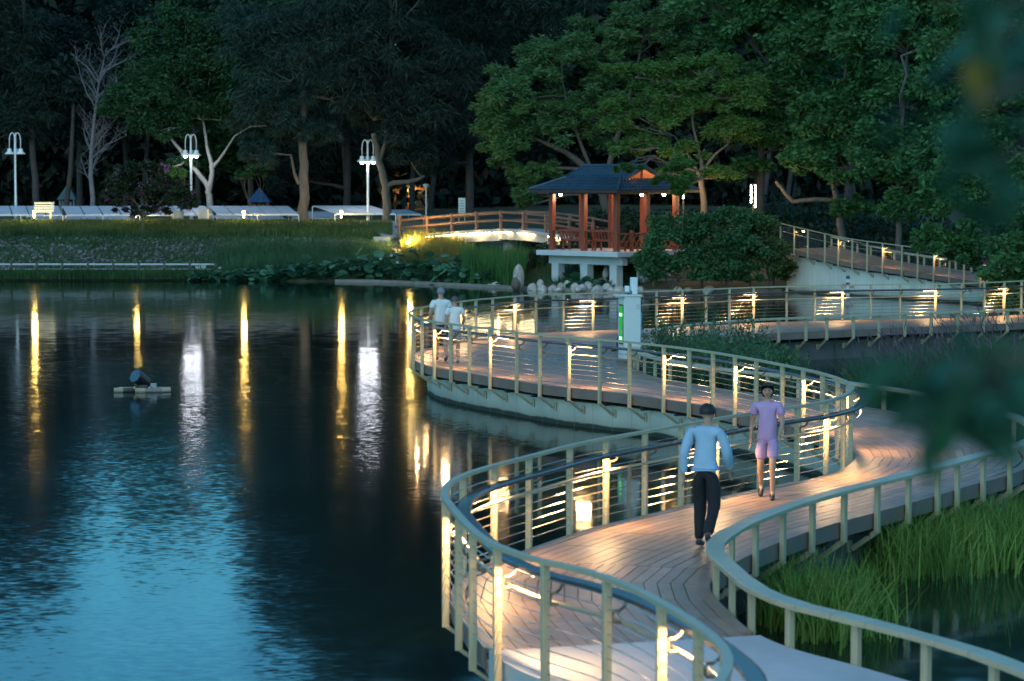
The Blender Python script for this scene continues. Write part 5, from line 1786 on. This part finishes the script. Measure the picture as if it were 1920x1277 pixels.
# ================================================================== PEOPLE
def skin_mesh(name, joints, edges, radii, root_i=0, sub=1):
    me = bpy.data.meshes.new(name)
    me.from_pydata([tuple(j) for j in joints], edges, [])
    o = bpy.data.objects.new(name, me)
    COL.objects.link(o)
    sk = o.modifiers.new('skin', 'SKIN')
    sk.use_smooth_shade = True
    sk.branch_smoothing = 0.6
    for i, r in enumerate(radii):
        me.skin_vertices[0].data[i].radius = r if hasattr(r, '__len__') else (r, r)
        me.skin_vertices[0].data[i].use_root = (i == root_i)
    ss = o.modifiers.new('sub', 'SUBSURF'); ss.levels = sub; ss.render_levels = sub
    dg = bpy.context.evaluated_depsgraph_get()
    m2 = bpy.data.meshes.new_from_object(o.evaluated_get(dg))
    m2.name = name
    bpy.data.objects.remove(o)
    for p in m2.polygons: p.use_smooth = True
    return m2


def person(loc, rz, label, H, skinc, hairc, top, bottom, shoes, pose, long_sleeve=False, long_legs=False, hair_long=False, dress=False, build=1.0):
    """local: +y is where the person faces, z up; joints scaled from a 1.70 m figure"""
    root = thing('person', loc, label, 'person', rz=rz)
    k = H / 1.70
    J = dict(pelvis=(0, 0, .94), waist=(0, 0, 1.08), chest=(0, .01, 1.28), collar=(0, 0, 1.44), neck=(0, .01, 1.51), jaw=(0, .035, 1.555), head=(0, .02, 1.625), crown=(0, .01, 1.675),
             sl=(-.17, 0, 1.41), sr=(.17, 0, 1.41), el=(-.23, -.02, 1.13), er=(.23, -.02, 1.13), wl=(-.24, .06, .88), wr=(.24, .06, .88), hl=(-.09, 0, .90), hr=(.09, 0, .90),
             kl=(-.10, .03, .50), kr=(.10, .03, .50), al=(-.10, -.02, .09), ar=(.10, -.02, .09), tl=(-.105, .14, .03), tr=(.105, .14, .03))
    J.update(pose)
    names = list(J)
    idx = {n: i for i, n in enumerate(names)}
    P = [Vector(J[n]) * k for n in names]
    rad = dict(pelvis=(.145, .105), waist=(.13, .095), chest=(.15, .105), collar=(.085, .07), neck=.05, jaw=(.058, .072), head=(.08, .097), crown=(.054, .064), sl=.06, sr=.06, el=.042, er=.042, wl=.028, wr=.028,
               hl=.085, hr=.085, kl=.060, kr=.060, al=.040, ar=.040, tl=(.036, .026), tr=(.036, .026))
    brad = dict(rad, pelvis=(.118, .088), waist=(.108, .08), chest=(.135, .095), hl=.066, hr=.066)      # the body stays inside its clothes
    Rr = [tuple(v * k * build for v in (brad[n] if hasattr(brad[n], '__len__') else (brad[n],) * 2)) for n in names]
    E_ = [(idx[a], idx[b]) for a, b in (('pelvis', 'waist'), ('waist', 'chest'), ('chest', 'collar'), ('collar', 'neck'), ('neck', 'jaw'), ('jaw', 'head'), ('head', 'crown'), ('collar', 'sl'), ('collar', 'sr'), ('sl', 'el'), ('sr', 'er'), ('el', 'wl'), ('er', 'wr'),
                                        ('pelvis', 'hl'), ('pelvis', 'hr'), ('hl', 'kl'), ('hr', 'kr'), ('kl', 'al'), ('kr', 'ar'), ('al', 'tl'), ('ar', 'tr'))]
    # hands: palm, four unequal fingers and a thumb
    for s, e, w in ((-1, 'el', 'wl'), (1, 'er', 'wr')):
        a, b = Vector(J[e]), Vector(J[w])
        d = (b - a).normalized()
        side = Vector((0, 1, 0)) - d * d.y
        side = side.normalized() if side.length > .1 else Vector((0, 0, 1))
        nrm = d.cross(side)
        pal = b + d * .055
        names.append('palm'); P.append(pal * k); Rr.append((.03 * k, .018 * k)); pi_ = len(P) - 1
        E_.append((idx[w], pi_))
        for q, (off, ln) in enumerate(((-.027, .060), (-.009, .072), (.009, .078), (.027, .070))):
            c0 = pal + d * .03 + side * off
            c1 = c0 + d * ln * .55 + nrm * .006 * s
            c2 = c1 + d * ln * .45 + nrm * .018 * s
            for c in (c0, c1, c2):
                P.append(c * k); Rr.append((.0085 * k,) * 2)
            n = len(P)
            E_ += [(pi_, n - 3), (n - 3, n - 2), (n - 2, n - 1)]
        t0 = pal - d * .01 + side * .032
        t1 = t0 + d * .035 + side * .022
        P += [t0 * k, t1 * k]; Rr += [(.01 * k,) * 2] * 2
        n = len(P); E_ += [(pi_, n - 2), (n - 2, n - 1)]
    # nose and ears
    hd = Vector(J['head'])
    for c, r in ((hd + Vector((0, .105, -.02)), .010), (hd + Vector((.082, .0, -.02)), .014), (hd + Vector((-.082, 0, -.02)), .014)):
        P.append(c * k); Rr.append((r * k,) * 2); E_.append((idx['head'], len(P) - 1))
    ms = mat('skin_%s' % round(skinc[0] * 100), skinc, 0.5, 0, 0.08)
    body = skin_mesh('body', P, E_, Rr, idx['pelvis'])
    place('body', body, ms, root)

    def garment(name, ns, es, grow, material, extra=()):
        pts = [Vector(J[n]) * k for n in ns] + [Vector(e[0]) * k for e in extra]
        rr = [tuple((v + grow) * k * build for v in (rad[n] if hasattr(rad[n], '__len__') else (rad[n],) * 2)) for n in ns] + [tuple(v * k * build for v in e[1]) for e in extra]
        ii = {n: i for i, n in enumerate(ns)}
        ed = [(ii[a], ii[b]) for a, b in es]
        for q, e in enumerate(extra): ed.append((ii[e[2]], len(ns) + q))
        gm = skin_mesh(name, pts, ed, rr, 0, 2)
        for v in gm.vertices:
            q = v.co / k
            v.co += v.normal * (0.011 * mnoise.noise(Vector((q.x * 9, q.y * 9, q.z * 5))) + 0.006 * mnoise.noise(Vector((q.x * 22, q.y * 22, q.z * 9)))) * k
        return place(name, gm, material, root)
    mt = mat('cloth_' + label.split()[0] + str(round(top[2] * 100)), top, 0.85, 0, 0.12, 4.0, bump=0.03, bscale=9, stretch=(1, 1, 0.5))
    mbm = mat('cloth_b' + label.split()[1] + str(round(bottom[2] * 100)), bottom, 0.85, 0, 0.15, 4.0, bump=0.03, bscale=9, stretch=(1, 1, 0.5))

    def lerp(a, b, t): return tuple(Vector(J[a]).lerp(Vector(J[b]), t))
    hem = tuple(Vector(J['pelvis']) + Vector((0, 0, .03 if long_legs else -.09)))
    ns = ['waist', 'chest', 'collar', 'sl', 'sr']
    es = [('waist', 'chest'), ('chest', 'collar'), ('collar', 'sl'), ('collar', 'sr')]
    ex = [(hem, (.158, .122) if long_legs else (.18, .14), 'waist')]
    ex.append((tuple(Vector(J['collar']).lerp(Vector(J['neck']), .6)), (.066, .06), 'collar'))
    if long_sleeve:
        ns += ['el', 'er', 'wl', 'wr']; es += [('sl', 'el'), ('sr', 'er'), ('el', 'wl'), ('er', 'wr')]
    else:
        ex += [(lerp('sl', 'el', .62), (.068, .068), 'sl'), (lerp('sr', 'er', .62), (.068, .068), 'sr')]
    garment('shirt', ns, es, .022, mt, ex)
    ns = ['pelvis', 'hl', 'hr']
    es = [('pelvis', 'hl'), ('pelvis', 'hr')]
    wst = [(tuple(Vector(J['pelvis']).lerp(Vector(J['waist']), .75)), (.152, .114), 'pelvis')]
    if long_legs:
        ns += ['kl', 'kr', 'al', 'ar']; es += [('hl', 'kl'), ('hr', 'kr'), ('kl', 'al'), ('kr', 'ar')]
        ex = wst
    else:
        ex = wst + [(lerp('hl', 'kl', .85), (.098, .098), 'hl'), (lerp('hr', 'kr', .85), (.098, .098), 'hr')]
    garment('trousers' if long_legs else 'shorts', ns, es, .022 if long_legs else .014, mbm, ex)
    # hair as a cap over the skull
    bm = bmesh.new()
    bmesh.ops.create_icosphere(bm, subdivisions=3, radius=1)
    for v in list(bm.verts):
        if v.co.y > 0.25 and v.co.z < 0.45 or v.co.z < (-0.35 if not hair_long else -1.2):
            bm.verts.remove(v)
    for v in bm.verts:
        j = random.uniform(.97, 1.03)
        v.co = Vector((v.co.x * .099 * j, v.co.y * .117 * j, v.co.z * (.102 if v.co.z > 0 or not hair_long else .16) * j))
        v.co = (v.co + hd + Vector((0, -.008, .022))) * k
    hm = bpy.data.meshes.new('hair'); bm.to_mesh(hm); bm.free()
    place('hair', hm, mat('hair_%d' % round(hairc[0] * 1000), hairc, 0.6, 0, 0.25, 20), root, smooth=True)
    for a, t in (('al', 'tl'), ('ar', 'tr')):
        A, T = Vector(J[a]), Vector(J[t])
        d = (T - A); d = Vector((d.x, d.y, d.z)).normalized()
        heel = A - d * .06 + Vector((0, 0, -.035))
        toe = T + d * .05
        place('shoe', skin_mesh('shoe', [heel * k, (A * .4 + T * .6) * k, toe * k], [(0, 1), (1, 2)], [(.042 * k, .045 * k), (.046 * k, .04 * k), (.036 * k, .026 * k)]), mat('shoe_%d' % round(shoes[0] * 1000), shoes, 0.5), root)
    for s in (-1, 1):
        MB().lathe([(.002, -.008), (.011, -.004), (.011, .004), (.002, .008)], (hd + Vector((s * .032, .088, .012))) * k, 8).build('eye', M_black, root, world=False)
    MB().box((hd + Vector((0, .088, -.062))) * k, (.045 * k, .012, .012)).build('mouth', mat('lips', (0.28, 0.09, 0.07), 0.5), root, world=False)
    return root


SK = (0.42, 0.25, 0.17)
pb = pix(1322, 1029, z=DZ)
person((pb.x, pb.y, DZ), R(-20), 'person in a light blue long-sleeved shirt and black trousers walking away', 1.70, SK, (0.015, 0.013, 0.012), (0.30, 0.46, 0.60), (0.012, 0.013, 0.018), (0.02, 0.025, 0.04),
       dict(kl=(-.09, .10, .50), al=(-.09, .05, .09), tl=(-.095, .20, .035), kr=(.11, .0, .52), ar=(.12, -.32, .22), tr=(.12, -.22, .08), el=(-.24, -.1, 1.14), wl=(-.25, -.06, .89), er=(.25, .05, 1.14), wr=(.24, .20, .93), chest=(0, .03, 1.28), collar=(0, .04, 1.43), neck=(0, .06, 1.50), jaw=(0, .10, 1.545), head=(0, .085, 1.615), crown=(0, .075, 1.665)), long_sleeve=True, long_legs=True)
pb = pix(1438, 934, z=DZ)
person((pb.x, pb.y, DZ), R(170), 'person in a lilac shirt and shorts with dark shoes walking towards us', 1.56, SK, (0.03, 0.018, 0.014), (0.46, 0.30, 0.52), (0.44, 0.29, 0.50), (0.012, 0.014, 0.02),
       dict(kl=(-.09, .14, .52), al=(-.09, .10, .09), tl=(-.095, .25, .03), kr=(.10, .0, .50), ar=(.10, -.20, .16), tr=(.10, -.10, .05), el=(-.23, .06, 1.15), wl=(-.20, .22, 1.0), er=(.24, -.1, 1.14), wr=(.25, -.08, .89)), hair_long=True)
pb = pix(827, 678, z=DZ)
person((pb.x, pb.y, DZ), R(12), 'grey-haired person in a white T-shirt and dark shorts walking away', 1.74, SK, (0.20, 0.20, 0.22), (0.72, 0.72, 0.70), (0.045, 0.05, 0.06), (0.05, 0.05, 0.06),
       dict(kl=(-.09, .12, .50), al=(-.09, .06, .09), tl=(-.095, .21, .03), ar=(.10, -.16, .13), tr=(.10, -.05, .04), el=(-.26, -.02, 1.14), wl=(-.22, .10, .95), er=(.24, .0, 1.13), wr=(.24, .08, .89)), build=1.12)
pb = pix(853, 681, z=DZ)
person((pb.x, pb.y, DZ), R(8), 'shorter person in a loose white top and pale shorts walking away', 1.56, SK, (0.09, 0.075, 0.07), (0.70, 0.70, 0.67), (0.36, 0.33, 0.32), (0.25, 0.25, 0.26),
       dict(kr=(.09, .12, .50), ar=(.09, .06, .09), tr=(.095, .21, .03), al=(-.10, -.16, .13), tl=(-.10, -.05, .04), er=(.25, .05, 1.15), wr=(.21, .2, .98)), build=1.12)
# seated on the low rail behind the cabinet
i_s = min(range(len(LAND)), key=lambda i: abs(LAND[i][1] - 61.6) + abs(LAND[i][0] - 3.2))
sp_ = LAND[i_s]
person((float(sp_[0]) - 0.02, float(sp_[1]), DZ - 0.42), R(75), 'person in a pale striped shirt seated on the low rail behind the cabinet', 1.68, SK, (0.02, 0.018, 0.017), (0.40, 0.46, 0.46), (0.05, 0.055, 0.07), (0.03, 0.03, 0.035),
       dict(kl=(-.11, .44, .92), kr=(.11, .44, .92), al=(-.11, .50, .52), ar=(.11, .50, .52), tl=(-.11, .64, .46), tr=(.11, .64, .46), el=(-.24, .02, 1.14), er=(.24, .0, 1.13), wl=(-.22, .2, .98), wr=(.20, .18, .96)), long_legs=True)


# ================================================================== FOREGROUND BRANCH (out of focus, near the camera)
def near_tree():
    gz = float(ground_z(1.9, 2.6))
    root = thing('foreground_tree', (1.9, 3.4, gz), 'blurred leafy branch hanging close in front of the view', 'tree')
    mb = MB()
    mb.tube([(1.9, 3.4, gz - .3), (1.88, 3.42, 3), (1.8, 3.4, 5.2), (1.75, 3.4, 7.5)], [.16, .14, .11, .06], 10, caps=False)
    lm = leafmat('near_leaf', (0.03, 0.115, 0.06), 0.35, 0.35, col2=(0.045, 0.15, 0.08))
    ly = leafmat('near_leaf_yellow', (0.20, 0.15, 0.015), 0.3, 0.2)
    # leaf clusters by where they hang in the photograph
    groups = [(1770, 25, 2.3, 5), (1850, 40, 2.4, 14), (1900, 110, 2.3, 16), (1830, 100, 2.5, 6), (1850, 220, 2.4, 9), (1800, 225, 2.2, 6), (1890, 260, 2.3, 14), (1780, 235, 2.3, 4), (1900, 350, 2.3, 10), (1840, 330, 2.4, 5), (1905, 20, 2.3, 14),
              (1910, 670, 2.3, 6), (1840, 710, 2.3, 12), (1790, 760, 2.3, 12), (1850, 750, 2.2, 10), (1760, 720, 2.4, 6), (1890, 700, 2.4, 12), (1810, 810, 2.3, 5), (1740, 760, 2.3, 3), (1700, 740, 2.4, 2)]
    lb = MB()
    lb.add([(0, 0, 0), (.28, -.22, .03), (.30, .22, .03), (.62, -.20, .01), (.64, .19, .01), (1, 0, -.06)], [(0, 1, 2), (1, 3, 4, 2), (3, 5, 4)])
    lme = {}
    nm = 0
    anchors = [Vector((1.74, 3.38, 5.9)), Vector((1.8, 3.4, 5.1))]
    org = ORG[root.name]
    for (px, py, d, n) in groups:
        d += 0.9; n = max(2, round(n * (0.6 if py < 450 else 1.0)))
        c = pix(px, py, d=d)
        a = anchors[0] if py < 450 else anchors[1]
        limb(mb, a, c + Vector((.02, 0, .02)), .012, .003, .08, 6, 5)
        for j in range(n):
            p = c + Vector((random.gauss(0, .03), random.gauss(0, .1), random.gauss(0, .03)))
            yl = (py < 120 and px < 1860 and random.random() < .45)
            key = 'y' if yl else 'g'
            if key not in lme:
                lme[key] = lb.mesh('leaf')
            s = random.uniform(.06, .10)
            place('leaf', lme[key], ly if yl else lm, root, loc=p - org, rot=(random.uniform(-.9, .9), random.uniform(-.2, 1.4), random.uniform(0, 6.3)), scale=(s, s, s))
            nm += 1
    mb.build('trunk', M_bark, root, recalc=False)


near_tree()
